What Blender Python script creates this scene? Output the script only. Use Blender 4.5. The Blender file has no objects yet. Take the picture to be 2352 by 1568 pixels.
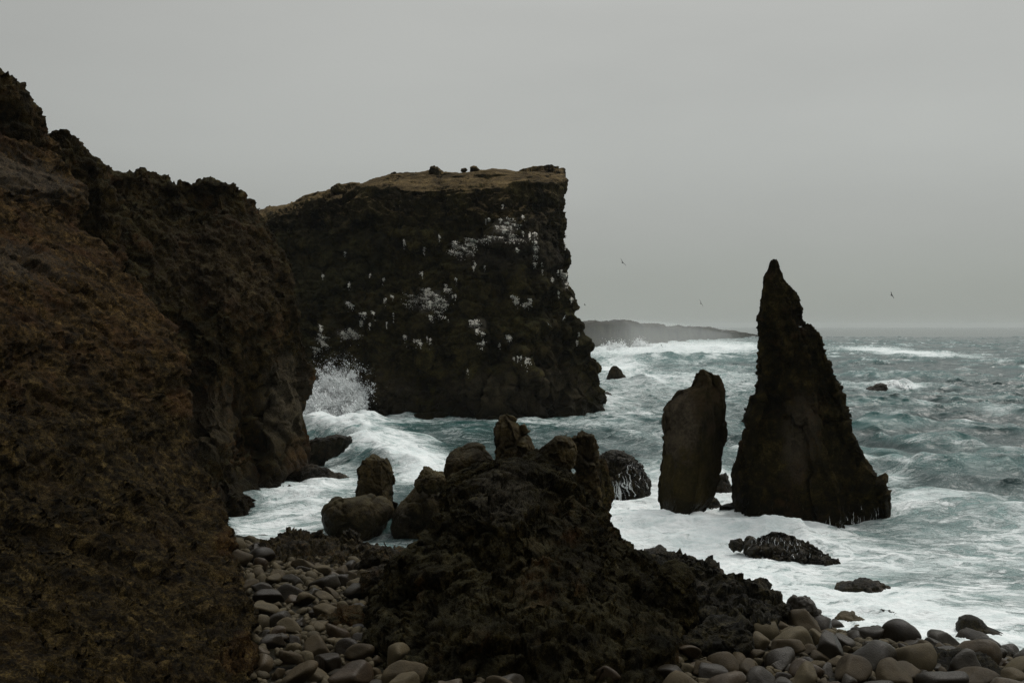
import bpy, math, random, numpy as np
from mathutils import Vector
from mathutils.bvhtree import BVHTree
import time
T0 = time.time()
SC = bpy.context.scene
COL = SC.collection
f32 = np.float32
# ------------------------------------------------------------------ camera model
H = 10.0                    # eye height over the sea
F = 2286.7                  # focal length in units of a 2352 px wide picture (35 mm)
CX, CY, HY = 1176.0, 784.0, 749.0
PITCH = math.atan((CY - HY) / F)
cp, sp = math.cos(PITCH), math.sin(PITCH)

def at(px, py, D):
    """world point on the ray of a picture position, at distance D (metres along +Y)"""
    px = np.asarray(px, float); py = np.asarray(py, float); D = np.asarray(D, float)
    a = (px - CX) / F; b = (CY - py) / F
    dy = cp + b * sp; dz = -sp + b * cp
    s = D / dy
    return np.stack(np.broadcast_arrays(a * s, D, H + dz * s), -1)

def sea_at(px, py, z=0.0):
    b = (CY - py) / F
    dy = cp + b * sp; dz = -sp + b * cp
    s = (z - H) / dz
    return np.array([(px - CX) / F * s, dy * s, z])

def project(P):
    x, y, z = P[..., 0], P[..., 1], P[..., 2] - H
    fy = y * cp - z * sp; fz = y * sp + z * cp
    return CX + F * x / fy, CY - F * fz / fy

# ------------------------------------------------------------------ noise
_rs = np.random.RandomState(7)
_perm = _rs.permutation(256); _perm = np.concatenate([_perm, _perm, _perm]).astype(np.int32)
_g = _rs.normal(size=(256, 3)); _g /= np.linalg.norm(_g, axis=1)[:, None]; _g = _g.astype(f32)
_gx, _gy, _gz = _g[:, 0].copy(), _g[:, 1].copy(), _g[:, 2].copy()

def chunked(fn):
    def g(P, *a, **k):
        sh = P.shape[:-1]; Q = P.reshape(-1, 3); n = len(Q); B = 24000
        if n <= B: return fn(P, *a, **k)
        parts = [fn(Q[i:i + B], *a, **k) for i in range(0, n, B)]
        if isinstance(parts[0], tuple): return tuple(np.concatenate([p[q] for p in parts]).reshape(sh) for q in range(len(parts[0])))
        return np.concatenate(parts).reshape(sh)
    return g

def perlin(P, seed=0):
    sh = P.shape[:-1]
    P = P.reshape(-1, 3).astype(f32) + f32(seed * 17.37 + 1000.5)
    I = np.floor(P).astype(np.int32); fr = P - I
    I &= 255
    u = fr * fr * fr * (fr * (fr * 6 - 15) + 10)
    x, y, z = fr[:, 0], fr[:, 1], fr[:, 2]
    out = 0
    A = (_perm[I[:, 0]], _perm[I[:, 0] + 1])
    wx = (1 - u[:, 0], u[:, 0]); wy = (1 - u[:, 1], u[:, 1]); wz = (1 - u[:, 2], u[:, 2])
    for i in (0, 1):
        for j in (0, 1):
            B = _perm[A[i] + I[:, 1] + j]
            for k in (0, 1):
                h = _perm[B + I[:, 2] + k]
                out = out + wx[i] * wy[j] * wz[k] * (_gx[h] * (x - i) + _gy[h] * (y - j) + _gz[h] * (z - k))
    return (out * 1.6).reshape(sh)

@chunked
def fbm(P, scale=1.0, octs=5, gain=0.5, lac=2.07, seed=0, ridged=False, billow=False):
    Q = P / scale; a = 1.0; s = 0; tot = 0
    for o in range(octs):
        n = perlin(Q, seed + o * 3)
        if ridged: n = 1 - 2 * np.abs(n)
        elif billow: n = 2 * np.abs(n) - 0.6
        s = s + a * n; tot += a; a *= gain; Q = Q * lac
    return s / tot

_w = _rs.rand(256, 3).astype(f32)
@chunked
def worley(P, scale=1.0, seed=0, f2=False):
    sh = P.shape[:-1]
    Q = (P / scale).reshape(-1, 3).astype(f32) + f32(seed * 13.1 + 500.3)
    I = np.floor(Q).astype(np.int32); fr = Q - I
    d1 = np.full(len(Q), 9, f32); d2 = np.full(len(Q), 9, f32)
    for i in (-1, 0, 1):
        for j in (-1, 0, 1):
            for k in (-1, 0, 1):
                h = _perm[_perm[_perm[(I[:, 0] + i) & 255] + ((I[:, 1] + j) & 255)] + ((I[:, 2] + k) & 255)]
                c = _w[h]
                d = (c[:, 0] + i - fr[:, 0]) ** 2 + (c[:, 1] + j - fr[:, 1]) ** 2 + (c[:, 2] + k - fr[:, 2]) ** 2
                if f2:
                    d2 = np.minimum(d2, np.maximum(d1, d))
                d1 = np.minimum(d1, d)
    d1 = np.sqrt(d1).reshape(sh)
    if f2: return d1, np.sqrt(d2).reshape(sh)
    return d1

@chunked
def cells(P, scale=1.0, seed=0):
    """blocks: a tilted facet per cell, and the distance to the joint between cells"""
    sh = P.shape[:-1]
    Q = (P / scale).reshape(-1, 3).astype(f32) + f32(seed * 11.3 + 700.7)
    I = np.floor(Q).astype(np.int32); fr = Q - I
    d1 = np.full(len(Q), 9, f32); d2 = np.full(len(Q), 9, f32); hh = np.zeros(len(Q), f32)
    for i in (-1, 0, 1):
        for j in (-1, 0, 1):
            for k in (-1, 0, 1):
                h = _perm[_perm[_perm[(I[:, 0] + i) & 255] + ((I[:, 1] + j) & 255)] + ((I[:, 2] + k) & 255)]
                c = _w[h]; dx = fr[:, 0] - c[:, 0] - i; dy = fr[:, 1] - c[:, 1] - j; dz = fr[:, 2] - c[:, 2] - k
                d = dx * dx + dy * dy + dz * dz
                t = (_w[(h + 77) & 255, 0] - .5) * 1.1 + (_gx[(h + 31) & 255] * dx + _gy[(h + 31) & 255] * dy + _gz[(h + 31) & 255] * dz) * .9
                m = d < d1
                d2 = np.where(m, d1, np.minimum(d2, d)); hh = np.where(m, t, hh); d1 = np.where(m, d, d1)
    return hh.reshape(sh), (np.sqrt(d2) - np.sqrt(d1)).reshape(sh)

def smooth(a, b, x):
    t = np.clip((x - a) / (b - a), 0, 1); return t * t * (3 - 2 * t)

# ------------------------------------------------------------------ mesh helpers
def link(name, me, mat=None, parent=None, label=None, cat=None, group=None, kind=None):
    if mat is not None: me.materials.append(mat)
    o = bpy.data.objects.new(name, me); COL.objects.link(o)
    if parent is not None: o.parent = parent
    tag(o, label, cat, group, kind)
    return o

def tag(o, label=None, cat=None, group=None, kind=None):
    if label: o['label'] = label
    if cat: o['category'] = cat
    if group: o['group'] = group
    if kind: o['kind'] = kind
    return o

def raw_mesh(name, V, Fc, smooth_=True):
    """V (n,3), Fc (m,k) faces all with k corners"""
    me = bpy.data.meshes.new(name)
    V = np.ascontiguousarray(V, f32); Fc = np.ascontiguousarray(Fc, np.int32)
    k = Fc.shape[1]
    me.vertices.add(len(V)); me.vertices.foreach_set('co', V.ravel())
    me.loops.add(Fc.size); me.loops.foreach_set('vertex_index', Fc.ravel())
    me.polygons.add(len(Fc)); me.polygons.foreach_set('loop_start', np.arange(0, Fc.size, k, dtype=np.int32))
    if smooth_: me.polygons.foreach_set('use_smooth', np.ones(len(Fc), bool))
    me.update(calc_edges=True)
    return me

def grid_faces(nv, nu, wrap=False):
    i = np.arange(nv - 1)[:, None]; j = np.arange(nu if wrap else nu - 1)[None, :]
    j2 = (j + 1) % nu
    a = i * nu + j; b = i * nu + j2; c = (i + 1) * nu + j2; d = (i + 1) * nu + j
    return np.stack([a, b, c, d], -1).reshape(-1, 4)

def add_attr(me, name, vals):
    a = me.attributes.new(name, 'FLOAT', 'POINT'); a.data.foreach_set('value', np.ascontiguousarray(vals, f32).ravel())

def grid_normals(P, wrap=False):
    if wrap:
        Q = np.concatenate([P[:, -1:], P, P[:, :1]], 1)
        du = (Q[:, 2:] - Q[:, :-2])
    else: du = np.gradient(P, axis=1)
    dv = np.gradient(P, axis=0)
    n = np.cross(du, dv)
    l = np.linalg.norm(n, axis=-1, keepdims=True)
    return n / np.maximum(l, 1e-9)

def crom(C, t, axis=0):
    """Catmull-Rom through control points C along axis 0 at parameters t in [0, len-1]"""
    n = len(C); i = np.clip(np.floor(t).astype(int), 0, n - 2); u = (t - i)
    u = u.reshape((-1,) + (1,) * (C.ndim - 1))
    g = lambda k: C[np.clip(k, 0, n - 1)]
    p0, p1, p2, p3 = g(i - 1), g(i), g(i + 1), g(i + 2)
    p0 = np.where((i - 1 < 0).reshape(u.shape), 2 * p1 - p2, p0)
    p3 = np.where((i + 2 > n - 1).reshape(u.shape), 2 * p2 - p1, p3)
    return 0.5 * (2 * p1 + (p2 - p0) * u + (2 * p0 - 5 * p1 + 4 * p2 - p3) * u * u + (3 * p1 - p0 - 3 * p2 + p3) * u ** 3)

def arc_params(C, n):
    d = np.linalg.norm(np.diff(C, axis=0), axis=-1)
    if d.ndim > 1: d = d.mean(axis=1)
    s = np.concatenate([[0], np.cumsum(d)]); s /= s[-1]
    return np.interp(np.linspace(0, 1, n), s, np.arange(len(C)))

def rockify(P, wrap, big=(0, 1), mid=(0, 1), knob=(0, 1), fine=(0, 1), seed=0, strata=(0, 1), knobmask=None, flip=1.0, aniso=(1, 1, 1), crack=(0, 1), octs=6, midmask=None, mid2=(0, 1), blocks=(), am=1.0):
    """displace a grid along its normals with successive scales of rock noise"""
    A = np.array(aniso)
    if big[0]:
        N = grid_normals(P, wrap) * flip
        P = P + N * (am * big[0] * fbm(P * A, big[1], 3, seed=seed))[..., None]
    if mid[0]:
        N = grid_normals(P, wrap) * flip
        r = fbm(P * A, mid[1], octs, gain=0.55, seed=seed + 31, ridged=True)
        b = fbm(P * A, mid[1] * 0.8, octs, gain=0.55, seed=seed + 47)
        mm = 1 if midmask is None else midmask(P)
        P = P + N * (am * mm * mid[0] * (0.6 * (r - 0.35) + 0.8 * b))[..., None]
    N0 = grid_normals(P, wrap) * flip if blocks else None; P1 = P
    if blocks:
        for _q in range(6):
            N0[1:-1] = .5 * N0[1:-1] + .25 * (N0[:-2] + N0[2:]); N0[:, 1:-1] = .5 * N0[:, 1:-1] + .25 * (N0[:, :-2] + N0[:, 2:])
        N0 /= np.maximum(np.linalg.norm(N0, axis=-1, keepdims=True), 1e-6)
    for bi, bl in enumerate(blocks):
        amp, sc = bl[:2]; M3 = np.array(bl[2]) if len(bl) > 2 else np.array((1, 1, 1)); bm = bl[3](P) if len(bl) > 3 else 1
        N = N0
        Q = (P1 * M3 if M3.ndim == 1 else P1 @ M3.T)
        Q = Q + (sc * .42) * np.stack([fbm(P, sc * .9, 4, seed=seed + 81 + bi), fbm(P, sc * .9, 4, seed=seed + 84 + bi), fbm(P, sc * .9, 4, seed=seed + 87 + bi)], -1)
        h, e = cells(Q, sc, seed + 13 * bi)
        P = P + N * (bm * am * amp * (h - .12 - .42 * (1 - smooth(0, .13, e))))[..., None]
    if mid2[0]:
        N = grid_normals(P, wrap) * flip
        Q = P * A + (mid2[1] * .35) * np.stack([fbm(P, mid2[1], 2, seed=seed + 61), fbm(P, mid2[1], 2, seed=seed + 62), fbm(P, mid2[1], 2, seed=seed + 63)], -1)
        r = np.abs(perlin(Q / mid2[1], seed + 64)) + .5 * np.abs(perlin(Q / mid2[1] * 2.3, seed + 65)) + .25 * np.abs(perlin(Q / mid2[1] * 5.1, seed + 66)) + .13 * np.abs(perlin(Q / mid2[1] * 11, seed + 67))
        dm = 1 if knobmask is None else .18 + .82 * knobmask(P)
        P = P + N * (dm * mid2[0] * (r - .55))[..., None]
    if crack[0]:
        N = grid_normals(P, wrap) * flip
        Q = P * A + 0.25 * crack[1] * fbm(P, crack[1] * 0.8, 3, seed=seed + 5)[..., None]
        d1, d2 = worley(Q, crack[1], seed + 9, f2=True)
        e = d2 - d1
        P = P - N * (crack[0] * (1 - smooth(0.0, 0.16, e)))[..., None]
        # every block stands out by its own amount
        P = P + N * (crack[0] * 0.9 * (0.5 - d1))[..., None]
    if strata[0]:
        N = grid_normals(P, wrap) * flip
        h = P[..., 2] + 0.9 * fbm(P, 6, 3, seed=seed + 3)
        Z = np.stack([h * 0, h * 0, h / strata[1]], -1)
        P = P + N * (strata[0] * fbm(Z + P * 0.02, 1.0, 4, gain=.6, seed=seed + 77))[..., None]
    if knob[0]:
        N = grid_normals(P, wrap) * flip
        d = worley(P, knob[1], seed + 2); d_ = worley(P, knob[1] * 0.45, seed + 4)
        k = (0.45 - d) + 0.45 * (0.45 - d_)
        m = 1 if knobmask is None else knobmask(P)
        P = P + N * (am * knob[0] * k * m)[..., None]
    if fine[0]:
        N = grid_normals(P, wrap) * flip
        dm = 1 if knobmask is None else .25 + .75 * knobmask(P)
        P = P + N * (dm * fine[0] * fbm(P, fine[1], 4, gain=0.6, seed=seed + 91, billow=True))[..., None]
    return P

def poly_radius(poly, th):
    """radius of a closed polygon [(deg, r), ...] in direction th: straight facets between corners"""
    if poly is None: return np.ones_like(th)
    a = np.radians([p[0] for p in poly]); r = np.array([p[1] for p in poly], float)
    x, y = r * np.cos(a), r * np.sin(a)
    out = np.zeros_like(th)
    n = len(poly)
    for i in range(n):
        j = (i + 1) % n
        a0 = a[i]; a1 = a[j] if j > 0 else a[j] + 2 * math.pi
        t = np.mod(th - a0, 2 * math.pi); m = t <= (a1 - a0) + 1e-6
        ex, ey = x[j] - x[i], y[j] - y[i]
        den = np.cos(th) * ey - np.sin(th) * ex
        rr = (x[i] * ey - y[i] * ex) / np.where(np.abs(den) < 1e-6, 1e-6, den)
        out = np.where(m, np.abs(rr), out)
    return out

def loft(name, rows, mat, label, cat, depth=0.8, poly=None, res=0.12, foot=-1.6, seed=0, round_=0.35, topcap=True, lin=.45, inset=.16, cap=.12, kind=None, group=None, parent=None, **noise):
    """rows: (py, left px, right px, centre distance[, half depth m]) from top to waterline -> a closed body"""
    R = []
    for r in rows:
        py, l, rr, D = r[:4]
        a = at(l, py, D); b = at(rr, py, D)
        hw = (b[0] - a[0]) / 2
        hd = r[4] if len(r) > 4 else depth * hw
        R.append([a[0], b[0], a[2], D, hd])
    R = np.array(R)
    last = R[-1].copy(); w = last[1] - last[0]
    if last[2] > foot + 0.2:
        last[0] -= 0.05 * w; last[1] += 0.05 * w; last[2] = foot; last[4] *= 1.08
        R = np.vstack([R, last])
    if topcap:
        t = R[0].copy(); c = (t[0] + t[1]) / 2
        t0 = t.copy(); t0[0] = c - 1e-3; t0[1] = c + 1e-3; t0[4] = 1e-3; t0[2] += cap * (t[1] - t[0])
        R = np.vstack([t0, R])
    # parameter along the body
    key = np.stack([R[:, 0], R[:, 1], R[:, 2], R[:, 3] ], -1)
    hgt = R[0, 2] - R[-1, 2]; wid = max(R[:, 1] - R[:, 0])
    nv = int(max(24, (hgt + wid * 0.5) / res)); nu = int(max(40, (wid * 1.3 + 2 * R[:, 4].max()) * 2 / res))
    nv = min(nv, 700); nu = min(nu, 1300)
    t = arc_params(key, nv)
    i = np.clip(np.floor(t).astype(int), 0, len(R) - 2); u = (t - i)[:, None]
    Rl = R[i] * (1 - u) + R[i + 1] * u
    cr = crom(R, t)
    S = Rl * lin + cr * (1 - lin)
    th = np.linspace(0, 2 * math.pi, nu, endpoint=False)
    c, s = np.cos(th), np.sin(th)
    e = 1 - round_ * 0.5   # superellipse: squarer sections when round_ is high
    sc = np.sign(c) * np.abs(c) ** e; ss = np.sign(s) * np.abs(s) ** e
    if poly is not None:
        pr = poly_radius(poly, th); pc, ps = pr * c, pr * s
        pc = np.where(pc > 0, pc / max(pc.max(), 1e-6), pc / max(-pc.min(), 1e-6))
        ps = np.where(ps > 0, ps / max(ps.max(), 1e-6), ps / max(-ps.min(), 1e-6))
        sc, ss = pc, ps
    hw = np.maximum((S[:, 1] - S[:, 0]) / 2, 1e-3)[:, None]; cx = ((S[:, 1] + S[:, 0]) / 2)[:, None]
    ctr = R[len(R) // 2]; phi = math.atan2((ctr[0] + ctr[1]) / 2, ctr[3]); cph, sph = math.cos(phi), math.sin(phi)
    off = np.maximum(S[:, 4], 1e-3)[:, None] * ss[None]
    X = cx + hw * sc[None] * cph + off * sph; Y = S[:, 3][:, None] - hw * sc[None] * sph + off * cph
    Z = np.broadcast_to(S[:, 2][:, None], X.shape)
    P = np.stack([X, Y, Z], -1)
    P0 = P
    am = np.clip(hw / (.42 * hw.max()), .12, 1)
    g0 = lambda k: noise.get(k, (0, 1))[0]
    ins = inset * (g0('big') + g0('mid') + g0('mid2') + .8 * g0('knob') + sum(q[0] for q in noise.get('blocks', ())))
    P = P + grid_normals(P, True) * (ins * am * 1.0)[..., None]
    P = rockify(P, True, seed=seed, flip=-1.0, am=am, **noise)
    # keep the closing point tidy
    k = min(3, nv // 8)
    for q in range(k): P[q] = P[q].mean(0)[None] * (1 - q / k) + P[q] * (q / k)
    V = P.reshape(-1, 3); Fc = grid_faces(nv, nu, True)[:, ::-1]
    me = raw_mesh(name, V, Fc)
    o = link(name, me, mat, parent, label, cat, group, kind)
    return o

def sheet(name, rows, mat, nv, nu, label=None, cat=None, kind=None, seed=0, flip=1.0, mix=0.6, parent=None, attrs=None, **noise):
    """rows of world points, all rows the same length"""
    C = np.array(rows, float)
    tv = arc_params(C, nv); A = mix * crom(C, tv) + (1 - mix) * crom_lin(C, tv)
    A = np.swapaxes(A, 0, 1)
    tu = arc_params(A, nu); B = mix * crom(A, tu) + (1 - mix) * crom_lin(A, tu)
    P = np.swapaxes(B, 0, 1)
    P = rockify(P, False, seed=seed, flip=flip, **noise)
    me = raw_mesh(name, P.reshape(-1, 3), grid_faces(nv, nu) if flip > 0 else grid_faces(nv, nu)[:, ::-1])
    if attrs:
        for k, fn in attrs.items(): add_attr(me, k, fn(P))
    o = link(name, me, mat, parent, label, cat, None, kind)
    return o

def crom_lin(C, t):
    i = np.clip(np.floor(t).astype(int), 0, len(C) - 2); u = (t - i).reshape((-1,) + (1,) * (C.ndim - 1))
    return C[i] * (1 - u) + C[i + 1] * u

_dirs = {}
def sphere_dirs(n):
    if n not in _dirs:
        import bmesh
        bm = bmesh.new(); bmesh.ops.create_icosphere(bm, subdivisions=n, radius=1)
        bm.verts.ensure_lookup_table()
        V = np.array([v.co[:] for v in bm.verts]); Fc = np.array([[v.index for v in f.verts] for f in bm.faces])
        bm.free(); _dirs[n] = (V, Fc)
    return _dirs[n]

def stone_verts(rng, sub, size, facets=11, soft=0.12, cut=(0.62, 1.0)):
    """a rounded stone: directions cut by random planes with a soft minimum"""
    V, Fc = sphere_dirs(sub)
    n = rng.normal(size=(facets, 3)); n /= np.linalg.norm(n, axis=1)[:, None]
    d = rng.uniform(cut[0], cut[1], facets)
    dots = V @ n.T
    r = np.where(dots > 0.05, d[None] / np.maximum(dots, 0.05), 9.0)
    r = np.minimum(r, 3)
    k = soft
    r = -k * np.log(np.exp(-r / k).sum(1) + np.exp(-1.05 / k))
    P = V * r[:, None]
    P = P / np.abs(P).max(0)[None]
    return P * np.array(size)[None], Fc

def boulder(name, px, py, D, wpx, hpx, mat, label, cat='boulder', dr=0.8, seed=0, sub=6, facets=10, soft=0.055, tilt=(0, 0, 0), cut=(0.6, 1.0), group=None, kind=None, mid=(0.05, 0.8), knob=(0, 1), fine=(0.03, 0.15), crack=(0, 1), blk=None):
    """(px,py) centre of the thing in the picture, wpx/hpx its full extent there"""
    rng = np.random.RandomState(seed + 100)
    c = at(px, py, D); m = D / F
    size = (wpx / 2 * m, wpx / 2 * m * dr, hpx / 2 * m)
    P, Fc = stone_verts(rng, sub, (1, 1, 1), facets, soft, cut)
    from mathutils import Euler
    M = np.array(Euler([math.radians(a) for a in tilt]).to_matrix())
    P = P @ M.T; P = P / np.abs(P).max(0)[None]; P = P * np.array(size)[None]
    ph = math.atan2(c[0], c[1]); P = P @ np.array([[math.cos(ph), -math.sin(ph), 0], [math.sin(ph), math.cos(ph), 0], [0, 0, 1]])
    Pw = P + c[None]
    N = P / np.array(size)[None] ** 2; N /= np.linalg.norm(N, axis=1)[:, None]
    s = seed
    off = 0
    if mid[0]: off = off + mid[0] * fbm(Pw, mid[1], 5, seed=s, gain=.55) + 0.5 * mid[0] * fbm(Pw, mid[1], 5, seed=s + 3, ridged=True)
    if crack[0]:
        d1, d2 = worley(Pw, crack[1], s + 9, f2=True); off = off - crack[0] * (1 - smooth(0, .15, d2 - d1)) + crack[0] * .8 * (.5 - d1)
    if blk is None: blk = (min(size) * .20, max(size) * .62)
    if blk[0]:
        for a_, s_ in (blk, (blk[0] * .35, blk[1] * .38)):
            Qb = Pw + s_ * .3 * np.stack([fbm(Pw, s_, 3, seed=s + 21), fbm(Pw, s_, 3, seed=s + 22), fbm(Pw, s_, 3, seed=s + 23)], -1)
            h_, e_ = cells(Qb, s_, s); off = off + a_ * (h_ - .35 * (1 - smooth(0, .09, e_)))
    if knob[0]: off = off + knob[0] * (0.45 - worley(Pw, knob[1], s + 2)) + 0.4 * knob[0] * (0.45 - worley(Pw, knob[1] * .4, s + 6))
    if fine[0]: off = off + fine[0] * fbm(Pw, fine[1], 3, seed=s + 8, gain=.6)
    Pl = P + N * off[:, None]
    me = raw_mesh(name, Pl, Fc)
    o = link(name, me, mat, None, label, cat, group, kind)
    o.location = c
    return o

# ------------------------------------------------------------------ materials
class NT:
    def __init__(self, name):
        self.m = bpy.data.materials.new(name); self.m.use_nodes = True
        self.t = self.m.node_tree; self.t.nodes.clear()
    def n(self, typ, **kw):
        nd = self.t.nodes.new(typ)
        for k, v in kw.items():
            if k in nd.inputs.keys():
                self.set(nd.inputs[k], v)
            elif hasattr(nd, k): setattr(nd, k, v)
            else: raise KeyError(typ + ' ' + k)
        return nd
    def set(self, sock, v):
        if isinstance(v, bpy.types.NodeSocket): self.t.links.new(v, sock)
        else: sock.default_value = v
    def math(self, op, a, b=None, c=None, clamp=False):
        nd = self.t.nodes.new('ShaderNodeMath'); nd.operation = op; nd.use_clamp = clamp
        for i, v in enumerate((a, b, c)):
            if v is not None: self.set(nd.inputs[i], v)
        return nd.outputs[0]
    def mix(self, fac, a, b, mode='MIX'):
        nd = self.t.nodes.new('ShaderNodeMix'); nd.data_type = 'RGBA'; nd.blend_type = mode
        self.set(nd.inputs[0], fac); self.set(nd.inputs[6], a); self.set(nd.inputs[7], b)
        return nd.outputs[2]
    def noise(self, vec, scale, detail=6, rough=0.55, dist=0.0, out='Fac', typ='FBM', lac=2.0):
        nd = self.n('ShaderNodeTexNoise', Scale=scale, Detail=detail, Roughness=rough, Distortion=dist, Lacunarity=lac)
        nd.noise_type = typ
        if typ in ('FBM',): nd.normalize = True
        if vec is not None: self.t.links.new(vec, nd.inputs['Vector'])
        return nd.outputs[out]
    def vor(self, vec, scale, feature='F1', out='Distance', rnd=1.0):
        nd = self.n('ShaderNodeTexVoronoi', Scale=scale, Randomness=rnd); nd.feature = feature
        self.t.links.new(vec, nd.inputs['Vector']); return nd.outputs[out]
    def ramp(self, fac, stops, interp='LINEAR'):
        nd = self.t.nodes.new('ShaderNodeValToRGB'); nd.color_ramp.interpolation = interp
        e = nd.color_ramp.elements
        while len(e) < len(stops): e.new(0.5)
        for i, (p, c) in enumerate(stops):
            e[i].position = p; e[i].color = (c[0], c[1], c[2], 1) if not isinstance(c, (int, float)) else (c, c, c, 1)
        self.set(nd.inputs[0], fac); return nd.outputs[0]
    def mapr(self, v, a, b, c=0.0, d=1.0, smooth_=True):
        nd = self.t.nodes.new('ShaderNodeMapRange'); nd.interpolation_type = 'SMOOTHSTEP' if smooth_ else 'LINEAR'
        self.set(nd.inputs[0], v); 
        for i, x in enumerate((a, b, c, d)): self.set(nd.inputs[1 + i], x)
        return nd.outputs[0]
    def out(self, sh, vol=None):
        o = self.t.nodes.new('ShaderNodeOutputMaterial')
        if sh is not None: self.t.links.new(sh, o.inputs['Surface'])
        if vol is not None: self.t.links.new(vol, o.inputs['Volume'])
        return self.m

def hue(c): return (c[0] * 1.12, c[1] * 1.06, c[2] * .54)
def rock_mat(name, dark, mid, light, s=1.0, rust=None, rust_amt=0.3, grass=None, rough=0.85, bump=0.06, wet=None, moss=None, speck=None, contrast=1.0, spec=0.3, grass_z=0.0, zone=None, stains=()):
    dark, mid, light = hue(dark), hue(mid), hue(light)
    if zone is not None: zone = zone[:3] + tuple(hue(c) for c in zone[3:])
    """s: size in metres of the main mottling"""
    t = NT(name)
    geo = t.n('ShaderNodeNewGeometry'); P = geo.outputs['Position']
    n1 = t.noise(P, 0.22 / s, 8, 0.62, 0.3); n2 = t.noise(P, 1.6 / s, 10, 0.72, 0.2); n3 = t.noise(P, 9.0 / s, 8, 0.78)
    v = t.math('ADD', t.math('MULTIPLY', n2, 0.55), t.math('MULTIPLY', n3, 0.45))
    w = 0.13 / contrast
    col = t.ramp(v, [(0.5 - w, dark), (0.5, mid), (0.5 + w * 1.15, light)])
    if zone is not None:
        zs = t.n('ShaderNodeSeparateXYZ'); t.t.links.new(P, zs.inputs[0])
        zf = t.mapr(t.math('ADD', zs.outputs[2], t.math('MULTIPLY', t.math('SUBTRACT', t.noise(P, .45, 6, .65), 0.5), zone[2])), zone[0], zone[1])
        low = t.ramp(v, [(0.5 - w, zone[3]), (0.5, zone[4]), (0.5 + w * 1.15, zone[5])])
    if rust is not None:
        f = t.mapr(t.math('ADD', t.math('MULTIPLY', n1, 0.6), t.math('MULTIPLY', n2, 0.4)), 0.56 - rust_amt * 0.2, 0.66 - rust_amt * 0.2)
        col = t.mix(t.math('MULTIPLY', f, 0.8), col, t.mix(n3, (rust[0] * .5, rust[1] * .5, rust[2] * .5, 1), (rust[0] * 1.5, rust[1] * 1.5, rust[2] * 1.5, 1)))
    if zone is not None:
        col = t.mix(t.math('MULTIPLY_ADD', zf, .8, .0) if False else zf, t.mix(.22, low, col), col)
    sep = t.n('ShaderNodeSeparateXYZ'); t.t.links.new(P, sep.inputs[0])
    nsep = t.n('ShaderNodeSeparateXYZ'); t.t.links.new(geo.outputs['Normal'], nsep.inputs[0])
    if moss is not None:
        f = t.mapr(t.math('ADD', t.math('MULTIPLY', n2, 0.8), t.math('MULTIPLY', nsep.outputs[2], 0.25)), 0.5, 0.66)
        col = t.mix(t.math('MULTIPLY', f, 0.7), col, (*moss, 1))
    if grass is not None:
        f = t.mapr(t.math('ADD', nsep.outputs[2], t.math('MULTIPLY', t.math('SUBTRACT', n2, 0.5), 1.3)), 0.50, 0.74)
        if grass_z:
            f = t.math('MULTIPLY', f, t.mapr(t.math('ADD', sep.outputs[2], t.math('MULTIPLY', n2, 6.0)), grass_z, grass_z + 3.5))
        g = t.ramp(t.noise(P, 2.5, 8, 0.75), [(0.3, [c * .45 for c in grass]), (0.5, grass), (0.72, [min(1, c * 1.7) for c in grass])])
        col = t.mix(f, col, g)
    if speck is not None:
        f = t.math('MULTIPLY', t.mapr(t.noise(P, 15.0 / s, 4, 0.85), 0.60, 0.68), t.mapr(n2, .42, .6))
        col = t.mix(t.math('MULTIPLY', f, speck[1]), col, (*speck[0], 1))
    mc = t.ramp(t.noise(P, 0.42 / s, 6, 0.65, 0.6), [(0.36, 0.28), (0.5, 0.95), (0.64, 1.75)])
    col = t.mix(0.85, col, t.mix(1.0, col, mc, 'MULTIPLY'))
    for (c0, rad, colr, amt) in stains:
        sub_ = t.n('ShaderNodeVectorMath', operation='SUBTRACT'); t.t.links.new(P, sub_.inputs[0]); sub_.inputs[1].default_value = tuple(c0)
        dv_ = t.n('ShaderNodeVectorMath', operation='DIVIDE'); t.t.links.new(sub_.outputs[0], dv_.inputs[0]); dv_.inputs[1].default_value = tuple(rad)
        ln_ = t.n('ShaderNodeVectorMath', operation='LENGTH'); t.t.links.new(dv_.outputs[0], ln_.inputs[0])
        f = t.mapr(t.math('ADD', ln_.outputs['Value'], t.math('MULTIPLY', t.math('SUBTRACT', n2, 0.5), 2.4)), .65, 1.1, amt, 0.0)
        col = t.mix(f, col, t.mix(t.mapr(t.math('ADD', t.math('MULTIPLY', n3, .5), t.math('MULTIPLY', n2, .5)), .38, .62), (colr[0] * .30, colr[1] * .30, colr[2] * .30, 1), (colr[0] * 1.35, colr[1] * 1.35, colr[2] * 1.35, 1)))
    rg = rough
    if wet is not None:
        # band of permanently wet, algae-blackened rock above the waterline
        f = t.mapr(t.math('ADD', sep.outputs[2], t.math('MULTIPLY', t.math('SUBTRACT', n2, 0.5), wet * 1.2)), wet * 0.35, wet, 1.0, 0.0)
        col = t.mix(t.math('MULTIPLY', f, 0.6), col, (dark[0] * .6, dark[1] * .6, dark[2] * .6, 1))
        rg = t.mapr(f, 0, 1, rough, 0.36)
    b1 = t.n('ShaderNodeBump', Strength=1.0, Distance=bump)
    hgt = t.math('ADD', t.math('MULTIPLY', n3, 1.0), t.math('ADD', t.math('MULTIPLY', t.noise(P, 24.0 / s, 5, 0.75), 0.5), t.math('MULTIPLY', n2, 1.1)))
    t.t.links.new(hgt, b1.inputs['Height'])
    bs = t.n('ShaderNodeBsdfPrincipled'); t.set(bs.inputs['Base Color'], col); t.set(bs.inputs['Roughness'], rg)
    bs.inputs['Specular IOR Level'].default_value = spec
    t.t.links.new(b1.outputs[0], bs.inputs['Normal'])
    return t.out(bs.outputs[0])

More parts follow.
